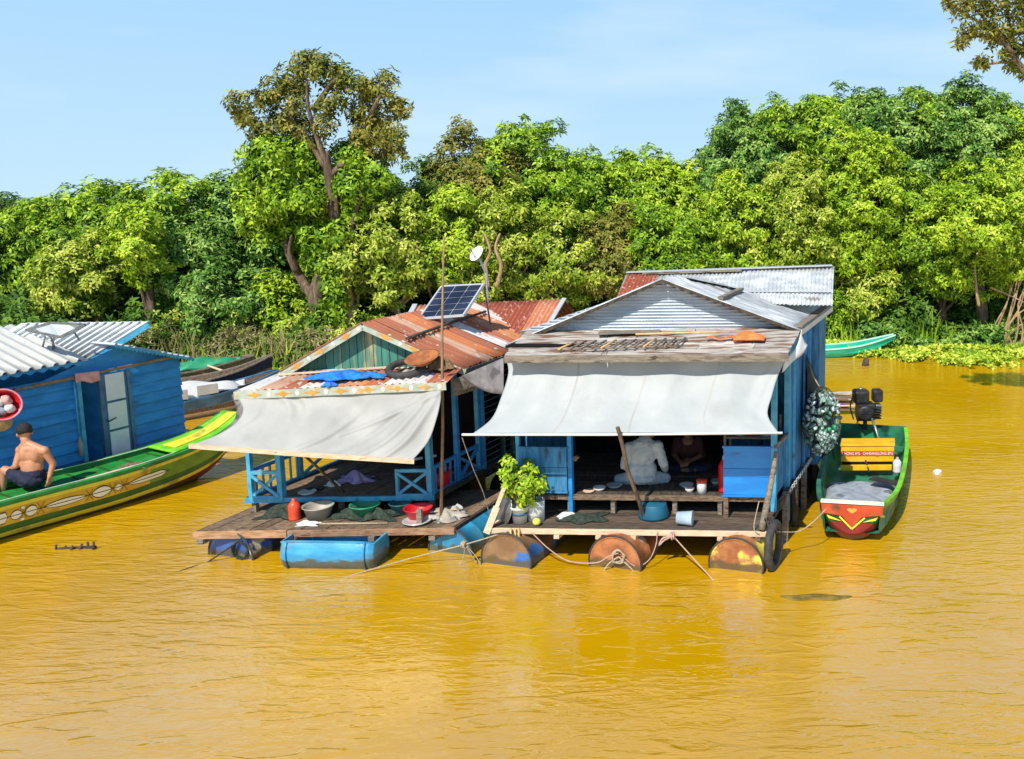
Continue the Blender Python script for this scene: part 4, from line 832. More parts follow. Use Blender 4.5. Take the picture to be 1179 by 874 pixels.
# wooden canoe tip behind the deck
# ------------------------------------------------------------------ right house things
c = R(.28,.16,.425)
def pot(c, r, h, mat, nm, label, cat, band=None):
    o = root(nm, label, cat, c); mb = MB(); mb.lathe(c, (0,0,1), [(0,0),(r*.75,0),(r*.95,h*.86),(r*1.05,h*.87),(r*1.05,h),(r*.96,h),(r*.9,h*.85),(0,h*.85)], 24); obj('pot', mb, mat, o)
    if band:
        b = MB(); b.lathe(c, (0,0,1), [(r*.86,h*.5),(r*.885,h*.5),(r*.925,h*.68),(r*.9,h*.68)], 24); obj('band', b, band, o)
    return o
pt = pot(c, .105, .20, whitepl, 'potted_plant', 'bushy bright green plant in a white bucket on the right deck corner', 'potted plant', slate)
def leafmesh(name, pts, nrm, mat, parent=None, size=(.1,.05), per=6, seed=1, spread=.3, droop=.25, label=None, kind=None, loc=None):
    """rosettes of pointed leaves; pts, nrm: arrays (n, 3)"""
    g = np.random.default_rng(seed); pts = np.asarray(pts,float); nrm = np.asarray(nrm,float); n = len(pts)
    nrm = nrm+g.normal(0,spread,(n,3)); nrm /= np.linalg.norm(nrm,axis=1,keepdims=True)+1e-9
    aux = g.normal(0,1,(n,3)); t1 = np.cross(nrm,aux); t1 /= np.linalg.norm(t1,axis=1,keepdims=True)+1e-9; t2 = np.cross(nrm,t1)
    ang = (np.arange(per)[None,:]*2*np.pi/per)+g.uniform(0,.9,(n,per)); ca = np.cos(ang)[...,None]; sa = np.sin(ang)[...,None]
    up = g.uniform(-droop,droop*1.6,(n,per,1)); d = ca*t1[:,None]+sa*t2[:,None]+nrm[:,None]*up; d /= np.linalg.norm(d,axis=2,keepdims=True)
    side = np.cross(nrm[:,None]+0*d, d); side /= np.linalg.norm(side,axis=2,keepdims=True)+1e-9; nn = np.cross(d,side)
    ln = size[0]*g.uniform(.65,1.25,(n,per,1)); wd = size[1]*g.uniform(.7,1.2,(n,per,1))
    b = pts[:,None]+d*ln*.08; tip = b+d*ln-nn*ln*.18*np.sign(nn[...,2:3]+1e-6); mid = b+d*ln*.45
    l = mid+side*wd*.5+nn*wd*.12; r = mid-side*wd*.5+nn*wd*.12
    V = np.stack([b+0*l,l,tip,r],axis=2).reshape(-1,3)
    L0 = np.array(BASE[parent.name]) if parent is not None else np.array(loc if loc is not None else (0,0,0),float)
    V = (V-L0).astype(np.float32); q = len(V)//4
    me = bpy.data.meshes.new(name); me.vertices.add(4*q); me.vertices.foreach_set('co', V.ravel()); me.loops.add(4*q); me.loops.foreach_set('vertex_index', np.arange(4*q,dtype=np.int32))
    me.polygons.add(q); me.polygons.foreach_set('loop_start', np.arange(0,4*q,4,dtype=np.int32)); me.update(calc_edges=True); me.materials.append(mat)
    o = bpy.data.objects.new(name, me); COL.objects.link(o)
    if parent is not None: o.parent = parent
    else: o.location = L0
    BASE[o.name] = Vector(L0)
    if label: o['label'] = label
    if kind: o['kind'] = kind
    return o
g = np.random.default_rng(5)
cc = np.array(c)+np.array((.0,.02,.50)); pts=[]; nr=[]
for k in range(30):
    dv = g.normal(0,1,3); dv /= np.linalg.norm(dv); q = cc+dv*np.array((.22,.2,.25))*g.uniform(.35,1.25)
    for _ in range(11):
        e = g.normal(0,1,3); e/=np.linalg.norm(e); pts.append(q+e*.075); nr.append(e*.6+dv*.5+np.array((-.1,-.5,.5)))
leafmesh('foliage', pts, nr, LM['lime'], pt, (.06,.04), 4, 11)
mb = MB()
for k in range(7):
    a = k*.9; mb.tube(smoothpts([Vector(c)+Vector((0,0,.16)), Vector(c)+Vector((.06*math.cos(a),.06*math.sin(a),.3)), Vector(cc)+Vector((.16*math.cos(a),.14*math.sin(a),.02*k))]), .006, 5)
obj('stem', mb, bark_p, pt)
c = R(.43,.24,.425); mb = MB(); mb.lathe(c, (0,0,1), [(0,0),(.095,0),(.105,.25),(.098,.25),(.085,.01),(0,.01)], 24); solo('bucket', mb, whitepl, 'plain white tub standing behind the potted plant', 'tub', c)
c = R(.52,.07,.425); mb = MB(); mb.ball(c+Vector((0,0,.04)), .05, 12, (1,1,.85), .1); solo('fruit', mb, mk('yellow_green_fruit',(.55,.62,.06),(.65,.7,.12)), 'yellow green fruit on the deck edge beside the plant bucket', 'fruit', c)
# diagonal oar and round pan lid at the left corner
q0, q1 = R.B(560,614,-.05), R.B(584,553,.06); mb = MB(); mb.beam(q0, lerp(q0,q1,.5), .075, .02, up=(0,1,0)); mb.beam(lerp(q0,q1,.45), q1, .045, .025, up=(0,1,0)); solo('oar', mb, wood_p, 'pale wooden oar leaning at the left corner of the white-awninged house', 'oar', q0)
c = R.B(577,586,.2); mb = MB(); mb.lathe(c, (-.75,-.6,.25), [(0,0),(.1,.0),(.19,-.03),(.205,-.035),(.19,-.045),(.1,-.012),(0,-.012)], 28); o = solo('round_tray', mb, steel, 'grey round metal tray hanging behind the pale oar', 'tray', c)
o.scale = (1,1,1)
# leaning stick
q = [R.B(711,492,-.22), R.B(717,514,-.16), R.B(723,543,-.04), R.B(734,572,.12), R.B(741,596,.30)]
mb = MB(); mb.tube(smoothpts(q), [.024]*21, 7); solo('mooring_stick', mb, bark, 'crooked brown stick leaning from the deck up against the white awning edge', 'stick', q[-1])
q = [R.B(894,520,.2), R.B(887,560,.1), R.B(877,610,-.02)]; mb = MB(); mb.tube(smoothpts(q), [.024,.026,.028,.03,.032,.034,.036,.038,.04,.04,.042], 8); solo('mooring_post', mb, edge_w, 'dark grey slanting pole at the right front corner of the deck', 'pole', q[-1])
# crockery, jar, red jug
bottle(R(2.53,.64,ZF+.002), .075, .42, red, 'water_jug', 'tall red jug with a white stripe beside the bright blue panel', 'jug')
c = R(2.28,.56,ZF+.002); o = root('jar', 'white jar with a red lid among the crockery on the floor edge', 'jar', c); mb = MB(); mb.lathe(c,(0,0,1),[(0,0),(.055,0),(.06,.12),(.05,.14),(0,.14)],16); obj('body', mb, whitepl, o)
mb = MB(); mb.lathe(c+Vector((0,0,.142)),(0,0,1),[(0,0),(.065,0),(.065,.03),(0,.035)],16); obj('lid', mb, redor, o)
for k,(a,b,r,h,m,lb) in enumerate(((1.02,.62,.08,.04,whitepl,'white bowl lying near the left end of the dark floor'),(1.15,.75,.1,.03,silver,'flat metal plate near the left end of the dark floor'),(.92,.55,.07,.02,wood_p,'small wooden dish at the floor edge by the left blue panel'),(2.12,.6,.06,.05,whitepl,'white bowl beside the red lidded jar'),(2.36,.9,.08,.05,silver,'metal bowl behind the red lidded jar'),(2.02,.8,.09,.03,whitepl,'white plate beside the seated white-shirted person'))):
    c = R(a,b,ZF+.002); mb = MB(); mb.lathe(c,(0,0,1),[(0,0),(r*.6,0),(r,h),(r*.97,h+.002),(r*.55,.008),(0,.008)],18); solo('bowl', mb, m, lb, 'bowl', c, group='crockery on the floor')
# shelf things behind the right panel
c = R(2.86,.9,ZF); o = root('shelf', 'dim shelf with kitchen things behind the bright blue panel', 'shelf', c)
for z_ in (1.24, ZF+.001):
    mb = MB(); mb.fbox(R,2.45,3.1,.9,1.15,z_,z_+.02); obj('board', mb, edge_w, o)
for a,b in ((2.46,.91),(3.09,.91),(2.46,1.14),(3.09,1.14)):
    mb = MB(); mb.beam(R(a,b,ZF), R(a,b,1.5), .03, .03); obj('leg', mb, edge_w, o)
for a,m,r,h,lb,ct in ((2.62,whitepl,.06,.2,'white canister on the dim shelf behind the bright blue panel','canister'),(2.75,red,.07,.12,'small red pot on the dim shelf behind the bright blue panel','pot'),(2.95,silver,.09,.1,'metal pan on the dim shelf near the right post','pan')):
    c = R(a,1.02,1.262); mb = MB(); mb.lathe(c,(0,0,1),[(0,0),(r,0),(r,h),(r*.9,h),(r*.9,.01),(0,.01)],18); solo(ct.replace(' ','_'), mb, m, lb, ct, c)
c = R(1.32,.3,.425); c = R(1.75,.42,.425); mb = MB(); mb.lathe(c, (0,0,1), [(.175,0),(.185,.0),(.19,.02),(.155,.15),(.15,.16),(0,.16),(0,.15),(.14,.15),(.18,.02)], 24); solo('basin', mb, teal_b, 'blue basin turned upside down below the seated white-shirted person', 'basin', c, group='basins on the decks')
c = R(2.22,.14,.425); mb = MB(); mb.lathe(c+Vector((-.1,0,.085)), (1,-.12,0), [(0,0),(.07,0),(.085,.17),(.09,.185),(.083,.185),(.066,.01),(0,.01)], 24); solo('plastic_tub', mb, clearpl, 'clear plastic tub lying on its side on the right deck', 'tub', c)
m = heap(R(.95,.3,.425),.5,.3,.05,41); solo('fishing_net', m, netgreen, 'dark net lying flat on the right deck left of the blue basin', 'net', R(.95,.3,.425), group='net heaps on the deck')
m = heap(R(.75,.33,.425),.2,.15,.05,43); solo('rag', m, whitepl, 'white rag beside the foot of the left blue panel', 'rag', R(.75,.33,.425))
# tyre hanging on the corner drum with rope
c = R.B(891,628,-.06); mb = MB(); axv = Vector((.93,-.36,0)); x = Vector((.36,.93,0)); mb.tube([c+x*math.cos(t)*.2+Vector((0,0,math.sin(t)*.25)) for t in [2*PI*k/32 for k in range(32)]], .048, 10, closed=True)
solo('tyre', mb, rubber, 'black tyre hanging as a fender at the right front corner drum', 'tyre', c)
mb = MB(); mb.tube(coil(R.B(888,606,-.06),.09,3,.1,(1,.2,.2)), .009, 5); solo('rope', mb, rubber, 'dark rope wound round the foot of the slanting pole', 'rope', R.B(888,606,-.06), group='mooring ropes')
# ropes
def ropeo(pts, r, mat, label, nm='rope'): 
    mb = MB(); mb.tube(smoothpts(pts,6), r*.68, 6); return solo(nm, mb, mat, label, 'rope', pts[0], group='mooring ropes')
A0 = R.B(535,627,-.12)
ropeo([P(365,676,-.02), L.B(420,658,-.5), L.B(480,641,-.3), A0, R.B(585,612,-.06)], .011, rope, 'long pale rope rising from the water past the blue tub to the coil')
mb = MB(); mb.tube(coil(A0,.035,3,.05,(1,-.4,0)), .009, 5); solo('rope_knot', mb, rope, 'pale rope knot between the two blue ended drums', 'knot', A0)
for k,(u,v) in enumerate(((529,652),(548,648),(556,655))): ropeo([A0, R.B((535+u)/2+2,640,-.1), R.B(u,v,-.1)], .007, rope, 'loose rope end hanging below the pale knot between the drums', 'rope_end')
c = R.B(595,614,-.05); mb = MB(); mb.tube(coil(c,.05,3,.14,(1,0,0)), .012, 6); solo('rope_coil', mb, rope_y, 'straw coloured rope coil round the deck edge under the plant', 'rope', c)
ropeo([R.B(612,613,-.05), R.B(632,632,-.05), R.B(655,646,-.06), R.B(686,648,-.16), R.B(700,641,-.17), R.B(712,637,-.17)], .010, rope_p, 'pink rope sagging from the deck edge to the rusty drum lid')
ropeo([R.B(757,612,-.05), R.B(755,628,-.06), R.B(747,645,-.15), R.B(732,652,-.17), R.B(716,640,-.17)], .009, rope_p, 'rope curving from the rusty drum lid up to the deck edge')
c = R.B(712,641,-.16); mb = MB(); mb.tube(coil(c,.07,3,.05,(0,1,0)), .010, 5); mb.tube(smoothpts([c, R.B(700,650,-.18), R.B(695,659,-.18)]), .01, 5); mb.tube(smoothpts([c, R.B(722,650,-.18), R.B(730,658,-.18)]), .01, 5); solo('rope_coil', mb, rope, 'tangled rope on the lid of the middle rusty drum', 'rope', c)
c = R.B(775,617,-.05); mb = MB(); mb.tube(coil(c,.035,2,.05,(1,0,0)), .011, 5); mb.tube(smoothpts([c, R.B(765,622,-.07), R.B(759,628,-.07), R.B(763,620,-.07), c]), .010, 5); solo('rope_knot', mb, rope_p, 'pink looped knot on the deck edge right of the middle drum', 'knot', c)
ropeo([c, R.B(792,636,-.1), P(824,671,-.02)], .011, rope_p, 'taut pink rope running from the looped knot down into the water')
ropeo([R.B(874,577,.1), R.B(868,607,-.03), R.B(874,615,-.05)], .009, rope, 'short pale rope tied to the slanting pole')
ropeo([R.B(893,612,0), P(918,612,.3), P(935,602,.4), P(952,585,.5)], .010, rope, 'grey rope from the deck corner to the bow of the green motor boat')
ropeo([L.B(238,648,-.1), L.B(215,655,-.3), P(190,664,-.02)], .012, rubber, 'dark rope running into the water from the left corner drum')
mb = MB(); mb.tube(coil(L.B(277,633,-.04),.1,3,.08,(0,1,0)), .010, 5); mb.tube(smoothpts([L.B(238,648,-.1), L.B(262,632,-.08), L.B(278,620,-.05)]), .01, 6); solo('rope_coil', mb, netgreen, 'dark tangle of rope on the navy drum at the left corner', 'rope', L.B(277,633,-.04))
ropeo([R.B(532,504,.0), R.B(545,540,.05), R.B(556,566,.1), R.B(563,590,.1), R.B(570,613,.0)], .008, edge_w, 'thin cord hanging from the left end of the white awning', 'cord')
mb = MB(); p0, p1 = R.A(909,566,Wd+.12), R.A(934,528,Wd+.12)
for i in range(22):
    t = (i+.5)/22; c = lerp(p0,p1,t); rr = .016; pts = [c+Vector((math.cos(k*PI/4)*rr*(1 if i%2 else .4), math.cos(k*PI/4)*rr*(.4 if i%2 else 1), math.sin(k*PI/4)*rr*1.3)) for k in range(8)]; mb.tube(pts, .005, 5, closed=True)
solo('chain', mb, silver, 'pale chain hanging along the right side of the tall blue wall', 'chain', p0)
# mesh bag of bottles on the right wall
bc = R.A(946,486,Wd+.32); bb = root('bottle_bag', 'big dark green mesh sack of empty bottles and cans hanging on the blue side wall', 'sack', bc)
def egg(d, k=1.): return Vector((d.x*.24*k, d.y*.25*k, (d.z*.42-.02 if d.z < 0 else d.z*.46)*k))
mb = MB(); mb.ball(bc, 1, 20, (.19,.2,.34), .05); obj('sack', mb, netblack, bb)
rg = random.Random(4)
rest = MB()
for k in range(250):
    z = rg.uniform(-.95,.9); a = rg.uniform(PI*1.0,PI*2.15) if k < 98 else rg.uniform(0,2*PI); s = math.sqrt(1-z*z); dv = Vector((s*math.cos(a), s*math.sin(a), z)); c = bc+egg(dv,rg.uniform(.86,.96)); t = Vector((rg.uniform(-1,1), rg.uniform(-1,1), rg.uniform(-1,1))).normalized()
    mb = MB() if k < 98 else rest; r = rg.uniform(.02,.032); l = rg.uniform(.06,.11); mb.lathe(c-t*l/2, t, [(0,0),(r*.8,0),(r,.01),(r,l*.7),(r*.4,l*.9),(r*.4,l),(0,l)], 8)
    if k < 98: obj('bottle', mb, can_m if k%4 else (silver if k%8 else greenp), bb)
obj('bottles', rest, can_m, bb, kind='stuff')
mb = MB()
for k in range(10):
    for s in (1,-1):
        pts = []
        for i in range(17):
            th = PI*i/16; a = k*2*PI/10+s*i*.14; pts.append(bc+egg(Vector((math.sin(th)*math.cos(a), math.sin(th)*math.sin(a), math.cos(th))),1.04))
        mb.tube(pts, .004, 4)
obj('mesh', mb, netgreen, bb)
mb = MB(); mb.tube([bc+Vector((0,0,.42)), bc+Vector((-.12,0,.62)), R(Wd+.05,2.2,2.0)], .012, 6); obj('cord', mb, rope, bb)
# white scrap of sheet behind the sack
mb = MB(); s0,s1,s2,s3 = R.A(949,452,Wd+.35), R.A(958,462,Wd+.4), R.A(966,500,Wd+.5), R.A(958,505,Wd+.45)
mb.grid(lambda u,v: lerp(lerp(s0,s1,u),lerp(s3,s2,u),v), 4, 6, .006); solo('white_sheet', mb, whitepl, 'narrow white plastic sheet hanging beside the mesh sack', 'sheet', s0)
# floating blue half barrel
tb = Vector((-4.66,9.60,0)); o = root('half_barrel_tub', 'blue plastic barrel cut lengthwise, floating open before the left deck', 'tub', tb)
ax = Vector((1,-.035,0)).normalized(); up0 = ax.cross(Vector((0,0,1))).normalized(); yv = Vector((0,0,1)); Lh = .535; r = .265; cz = .15
c0 = tb+Vector((0,.0,cz))
def tubf(rr, h):
    def fn(u,v):
        a = PI*(.79+v*1.42); k = .80+.20*(1-abs(2*u-1)**9)**.5; return c0+ax*(u-.5)*2*h+up0*(-math.cos(a))*rr*k+Vector((0,0,1))*math.sin(a)*rr*k
    return fn
mb = MB(); mb.grid(tubf(r,Lh), 40, 22); obj('shell', mb, tub_o, o)
mb = MB(); mb.grid(tubf(r-.01,Lh-.012), 30, 22); obj('inside', mb, tub_i, o)
for s in (-1,1):
    mb = MB(); f = tubf(r*.985,Lh-.01); poly = [f(0.0 if s<0 else 1., j/20) for j in range(21)]; mb.prism(poly, ax*s, .012); obj('end_wall', mb, tub_o, o)
mb = MB(); f = tubf(r+.004,Lh+.002); f2 = tubf(r-.012,Lh-.014)
cs = [f(u_,w_)+Vector((0,0,.004)) for u_,w_ in [(k_/12,0) for k_ in range(13)]+[(1-k_/12,1) for k_ in range(13)]] or [f(0,0)+Vector((0,0,.004)), f(1,0)+Vector((0,0,.004)), f(1,1)+Vector((0,0,.004)), f(0,1)+Vector((0,0,.004))]
for p,q in zip(cs, cs[1:]+cs[:1]): mb.beam(p,q,.02,.016)
obj('rim', mb, tub_o, o)
for u in (.08,.92):
    mb = MB(); f = tubf(r+.012,Lh); mb.tube([f(u,j/16) for j in range(17)], .012, 6); obj('hoop', mb, tub_o, o)
# basket, hat and cloth on the blue house
c = B.A(-2,466,.16) ; c = B.A(1,467,.13); o = root('laundry_basket', 'round pink basket full of rags hanging on the blue wall', 'basket', c); axb = Vector((.75,-.55,.25)).normalized()
mb = MB(); mb.lathe(c-axb*.13, axb, [(0,0),(.14,0),(.18,.20),(.20,.22),(.185,.22),(.165,.19),(.13,.015),(0,.015)], 28); obj('basket_wall', mb, red, o)
mb = MB(); mb.tube([c+axb*.09+(axb.orthogonal().normalized()*math.cos(t)+axb.cross(axb.orthogonal().normalized())*math.sin(t))*.195 for t in [2*PI*k/30 for k in range(30)]], .012, 6, closed=True); obj('rim', mb, mk('pink_rim',(.85,.25,.35),(.9,.3,.4)), o)
for k,(x,z,m) in enumerate(((-.06,.04,whitepl),(.05,.06,pink),(-.02,-.07,greyt),(.08,-.05,whitepl),(-.1,-.03,tarp_d))):
    mb = MB(); mb.ball(c+axb*.05+Vector((x*.7,x*.4,z)), .07, 10, (1,.8,.9), .5); obj('rag', mb, m, o)
c = B.A(1,486,.12); mb = MB(); mb.lathe(c, axb, [(0,.05),(.05,.045),(.06,.01),(.12,0),(.12,-.004),(.05,-.004),(0,-.004)], 20); solo('straw_hat', mb, straw, 'tan straw hat hanging below the pink basket on the blue wall', 'hat', c)
c = B.A(100,434,.08); mb = MB(); ca, cb = B.A(86,430,.075), B.A(114,427,.075); mb.grid(lambda u,v: lerp(ca,cb,u)+Vector((0,0,-.14*v*(1-.15*math.sin(7*u))))+B.ex*(.015*math.sin(15*u)*v), 20, 5, .004); solo('pink_cloth', mb, pink, 'pink cloth hung across the top of the open doorway', 'cloth', c)
q0, q1 = B.A(85,440,.10), B.A(94,525,.12); o = root('paddle', 'thin pole with a brush like tip leaning at the left door jamb', 'paddle', q1); mb = MB(); mb.tube([q0, lerp(q0,q1,.75)], .011, 6); obj('shaft', mb, blue_l, o); mb = MB(); mb.tube([lerp(q0,q1,.74), lerp(q0,q1,.85), q1], [.012,.035,.025], 8); obj('blade', mb, greybas, o)
# ------------------------------------------------------------------ boats
def project(p):
    zz = p.z-H; cy = p.y*sp+zz*cp; cz = p.y*cp-zz*sp; return PX+FO*p.x/cz, PY-FO*cy/cz
class Hull:
    """stations: (x, y, half width, gunwale z, keel z)"""
    def __init__(s, st): s.st = [Vector((a,b,0)) for a,b,_,_,_ in st]; s.q = [x[2:] for x in st]; s.m = len(st)-1
    def cr(s, t, get):
        x = min(max(t,0),1)*s.m; i = min(int(x), s.m-1); f = x-i; p = [get(max(0,min(s.m,i+j))) for j in (-1,0,1,2)]
        return .5*((2*p[1])+(p[2]-p[0])*f+(2*p[0]-5*p[1]+4*p[2]-p[3])*f*f+(3*p[1]-p[0]-3*p[2]+p[3])*f**3)
    def fr(s, t):
        c = s.cr(t, lambda i: s.st[i]); d = s.cr(min(1,t+.01), lambda i: s.st[i])-s.cr(max(0,t-.01), lambda i: s.st[i]); d.normalize()
        return c, Vector((d.y,-d.x,0)), [s.cr(t, lambda i,k=k: s.q[i][k]) for k in range(3)]
    def out(s, t, side, h, off=0.):
        c, n, (w,zg,zk) = s.fr(t); y = w*(1-.22*h)*max(0,1-h**2.6)**.6+off; return c+n*side*y+Vector((0,0,zg-(zg-zk)*h))
    def band(s, mb, side, h0, h1, off=0., n=60, m=6, t0=0, t1=1): return mb.grid(lambda u,v: s.out(lerp(t0,t1,u),side,lerp(h0,h1,v),off), n, m)
    def inn(s, t, x, zf, th=.03, flush=None):   # x -1..1 across, floor at zf
        c, n, (w,zg,zk) = s.fr(t); w2 = max(.005,w-th); a = abs(x); zf = max(zf, zk+.04)
        zf = min(zf, zg-.01)
        if flush is not None: zf = zg-flush
        f_ = .93 if flush is None else .97
        if a > .8: z = lerp(zf, zg, (a-.8)/.2); y = lerp(f_,1,(a-.8)/.2)*w2
        else: z = zf; y = a/.8*f_*w2
        return c+n*(y if x>0 else -y)+Vector((0,0,z))
    def inner(s, mb, zf, n=60, t0=0, t1=1): return mb.grid(lambda u,v: s.inn(lerp(t0,t1,u),-1+2*v,zf), n, 20, smooth=False)
    def rail(s, mb, side, w=.05, h=.03, off=0, t0=0, t1=1, n=50, dz=0):
        def fn(u,v):
            c, nn, (hw,zg,zk) = s.fr(lerp(t0,t1,u)); q = [(-w,0),(0,0),(0,h),(-w,h),(-w,0)][int(round(v*4))]
            return c+nn*side*(max(.01,hw)+off+q[0]+w*.35)+Vector((0,0,zg+q[1]+dz))
        return mb.grid(fn, n, 4, smooth=False)
    def ends(s, mb):
        for t in (0,1):
            k = 10; a = [s.out(t,-1,i/k) for i in range(k+1)]; b = [s.out(t,1,i/k) for i in range(k,-1,-1)]; mb.add(a+b[1:], [tuple(range(2*k+1))], False)
def simple_boat(nm, label, st, hullm, innm, railm, zf=.12, cat='boat', h_split=None, low=None, grp='boats moored by the shore'):
    Hh = Hull(st); c = Hh.fr(.5)[0]; o = root(nm, label, cat, c, grp)
    mb = MB(); hs = h_split or 0
    for s in (1,-1): Hh.band(mb, s, hs, 1)
    Hh.ends(mb); obj('hull', mb, low or hullm, o)
    if hs:
        mb = MB()
        for s in (1,-1): Hh.band(mb, s, 0, hs)
        obj('painted_side', mb, hullm, o)
    mb = MB(); Hh.inner(mb, zf); obj('inner_hull', mb, innm, o)
    for s in (1,-1):
        mb = MB(); Hh.rail(mb, s); obj('gunwale', mb, railm, o)
    return o, Hh
# --- long green and yellow boat at left
st = [(-10.75,6.2,.16,.62,.1),(-10.35,7.6,.34,.52,-.12),(-9.85,9.1,.44,.49,-.16),(-9.25,10.45,.45,.49,-.16),(-8.55,11.65,.41,.51,-.13),(-8.08,12.6,.31,.60,.02),(-7.90,13.25,.22,.80,.45)]
o = root('long_boat', 'long green and yellow painted wooden boat moored along the blue house', 'boat', Vector((-9.25,10.5,0)), 'wooden boats at the houses'); Hh = Hull(st)
bands = [(0,.05,bgreen,'top_strake'),(.05,.12,byel,'yellow_line'),(.12,.45,bamber,'ornament_band'),(.45,.60,bgreen_d,'dark_green_band'),(.60,.70,byel,'lower_yellow_line'),(.70,1,bdred,'hull')]
for h0,h1,m,nm in bands:
    mb = MB()
    for s in (1,-1): Hh.band(mb, s, h0, h1, n=90, m=3 if h1<1 else 8)
    if nm == 'ornament_band':
        mb = MB(); mb2 = MB(); tm = .69
        for s in (1,-1): Hh.band(mb, s, h0, h1, n=60, m=3, t1=tm); Hh.band(mb2, s, h0, h1, n=30, m=3, t0=tm)
        obj('green_side', mb2, bolive, o)
    if nm == 'hull': Hh.ends(mb)
    obj(nm, mb, m, o)
mb = MB(); mb.grid(lambda u,v: Hh.inn(u,-1+2*v,0,flush=.045), 90, 20, smooth=False); obj('deck', mb, bgreen, o)
mb = MB()
for k in range(16):
    t = .06+.045*k; mb.beam(Hh.inn(t,-.78,0,flush=.04), Hh.inn(t,.78,0,flush=.04), .03, .012)
obj('deck_cleats', mb, bgreen_d, o)
for s in (1,-1):
    mb = MB(); Hh.rail(mb, s, .07, .03, n=90); obj('gunwale', mb, bgreen, o)
    mb = MB(); Hh.rail(mb, s, .014, .006, -.055, n=90, dz=.031); obj('white_line', mb, bwhite, o)
mb = MB(); mb.grid(lambda u,v: Hh.inn(.74+.26*u, (-.98+1.96*v), 0, .03, .0)+Vector((0,0,.032)), 16, 6, .012); obj('prow_deck', mb, blime, o)
mb = MB(); mb.grid(lambda u,v: Hh.inn(.76+.235*u, (-.35+.75*v), 0, .03, .0)+Vector((0,0,.046)), 16, 6, .012); obj('prow_stripe', mb, byel, o)
mb = MB(); a_, b_ = Hh.out(1,-1,0), Hh.out(1,1,0); mb.beam(a_+Vector((0,0,.03)), b_+Vector((0,0,.03)), .06, .04); obj('prow_cap', mb, blime, o)
def tt(u):
    a, b = .3, 1.
    for _ in range(30):
        m_ = (a+b)/2
        if project(Hh.out(m_,1,.25))[0] < u: a = m_
        else: b = m_
    return a
def orn(u0, u1, hh, shape='lens', fill=bwhite, hc=.285):
    t0, t1 = tt(u0), tt(u1); n = 14; pts = []
    for k in range(n+1):
        f = k/n; w = math.sin(PI*f)**.6 if shape == 'lens' else (min(1,f*3,(1-f)*9) if shape == 'drop' else 1-abs(2*f-1)); pts.append((lerp(t0,t1,f), w))
    for off, ex, m, nm in ((.004,1.25,line_k,'ornament_outline'),(.007,1,fill,'ornament')):
        mb = MB()
        def fn(u,v):
            f = u*n; i = min(int(f),n-1); r = f-i; t = lerp(pts[i][0],pts[i+1][0],r); w = lerp(pts[i][1],pts[i+1][1],r)
            c = (t0+t1)/2; t = c+(t-c)*(1+.06*(ex>1)); return Hh.out(t,1,hc+(v-.5)*hh*w*ex+( -.0),off)
        mb.grid(fn, 20, 3); obj(nm, mb, m, o)
orn(-8,8,.2,'drop'); orn(12,25,.17); orn(29,43,.2); orn(51,100,.13,'lens'); orn(106,128,.21); orn(131,141,.16,'dia'); orn(145,192,.13,'drop')
mb = MB(); mb.grid(lambda u,v: Hh.out(lerp(tt(-10),tt(195),u),1,.285+(v-.5)*.015,.0095), 60, 1); obj('ornament_line', mb, line_k, o)
for u in (27,47,103,129.5,143):
    t = tt(u); dt = tt(u+4)-t; mb = MB()
    for s in (1,-1): mb.grid(lambda a,v,s=s: Hh.out(t+(a-.5)*2*dt*1.0,1,.285+s*(a-.5)*.26+(v-.5)*.02,.009), 8, 1)
    obj('ornament_cross', mb, line_k, o)
for u in (26,): 
    for h in (.17,.41):
        mb = MB(); t = tt(u); dt = tt(u+2.2)-t; mb.grid(lambda a,v: Hh.out(t+(a-.5)*2*dt,1,h+(v-.5)*.05,.006), 3, 1); obj('ornament', mb, bwhite, o)
p = Hh.inn(.60,.5,0,flush=.03)+Vector((0,0,.02)); mb = MB(); mb.beam(p, p+Vector((.35,.55,.03)), .05, .02); solo('plank', mb, wood_p, 'short pale plank lying on the green boat in front of the doorway', 'plank', p)
p = Hh.inn(.66,.45,0,flush=.03)+Vector((0,0,.02)); m = heap(p+Vector((.1,.1,0)),.35,.2,.05,51); solo('rope_heap', m, wood, 'brown rope heap on the green boat below the white door', 'rope', p)
# --- green motor boat at right
st = [(1.38,10.12,.36,.50,.12),(1.42,10.34,.43,.47,-.08),(1.58,11.0,.53,.43,-.16),(1.82,12.1,.58,.41,-.16),(2.05,13.1,.57,.42,-.14),(2.2,13.8,.53,.46,-.08)]
mo = root('motor_boat', 'small green wooden motor boat with a red bow moored right of the tall blue wall', 'boat', Vector((1.8,12,0)), 'wooden boats at the houses'); Hm = Hull(st)
for h0,h1,m,nm in ((0,.10,blime,'top_strake'),(.10,.62,bgreen_d,'painted_side'),(.62,1,bdred,'hull')):
    mb = MB()
    for s in (1,-1): Hm.band(mb, s, h0, h1, n=60, m=4)
    obj(nm, mb, m, mo)
mb = MB(); Hm.ends(mb); obj('bow_plate', mb, bgreen_d, mo)
k_ = 10; mb = MB(); e_ = Vector((0,-.008,0)); mb.prism([Hm.out(0,-1,.62+.38*i/k_)+e_ for i in range(k_+1)]+[Hm.out(0,1,.62+.38*i/k_)+e_ for i in range(k_-1,-1,-1)], Vector((0,-1,0)), .006); obj('keel_plate', mb, bdred, mo)
for s in (-1,1):
    mb = MB(); q_ = [Hm.out(0,s,.40)+e_, Hm.out(0,s,.52)+e_, lerp(Hm.out(0,s,.6),Hm.out(0,0,.6),.55)+e_]; mb.prism(q_, Vector((0,-1,0)), .006); obj('flash', mb, byel, mo, fix=True)
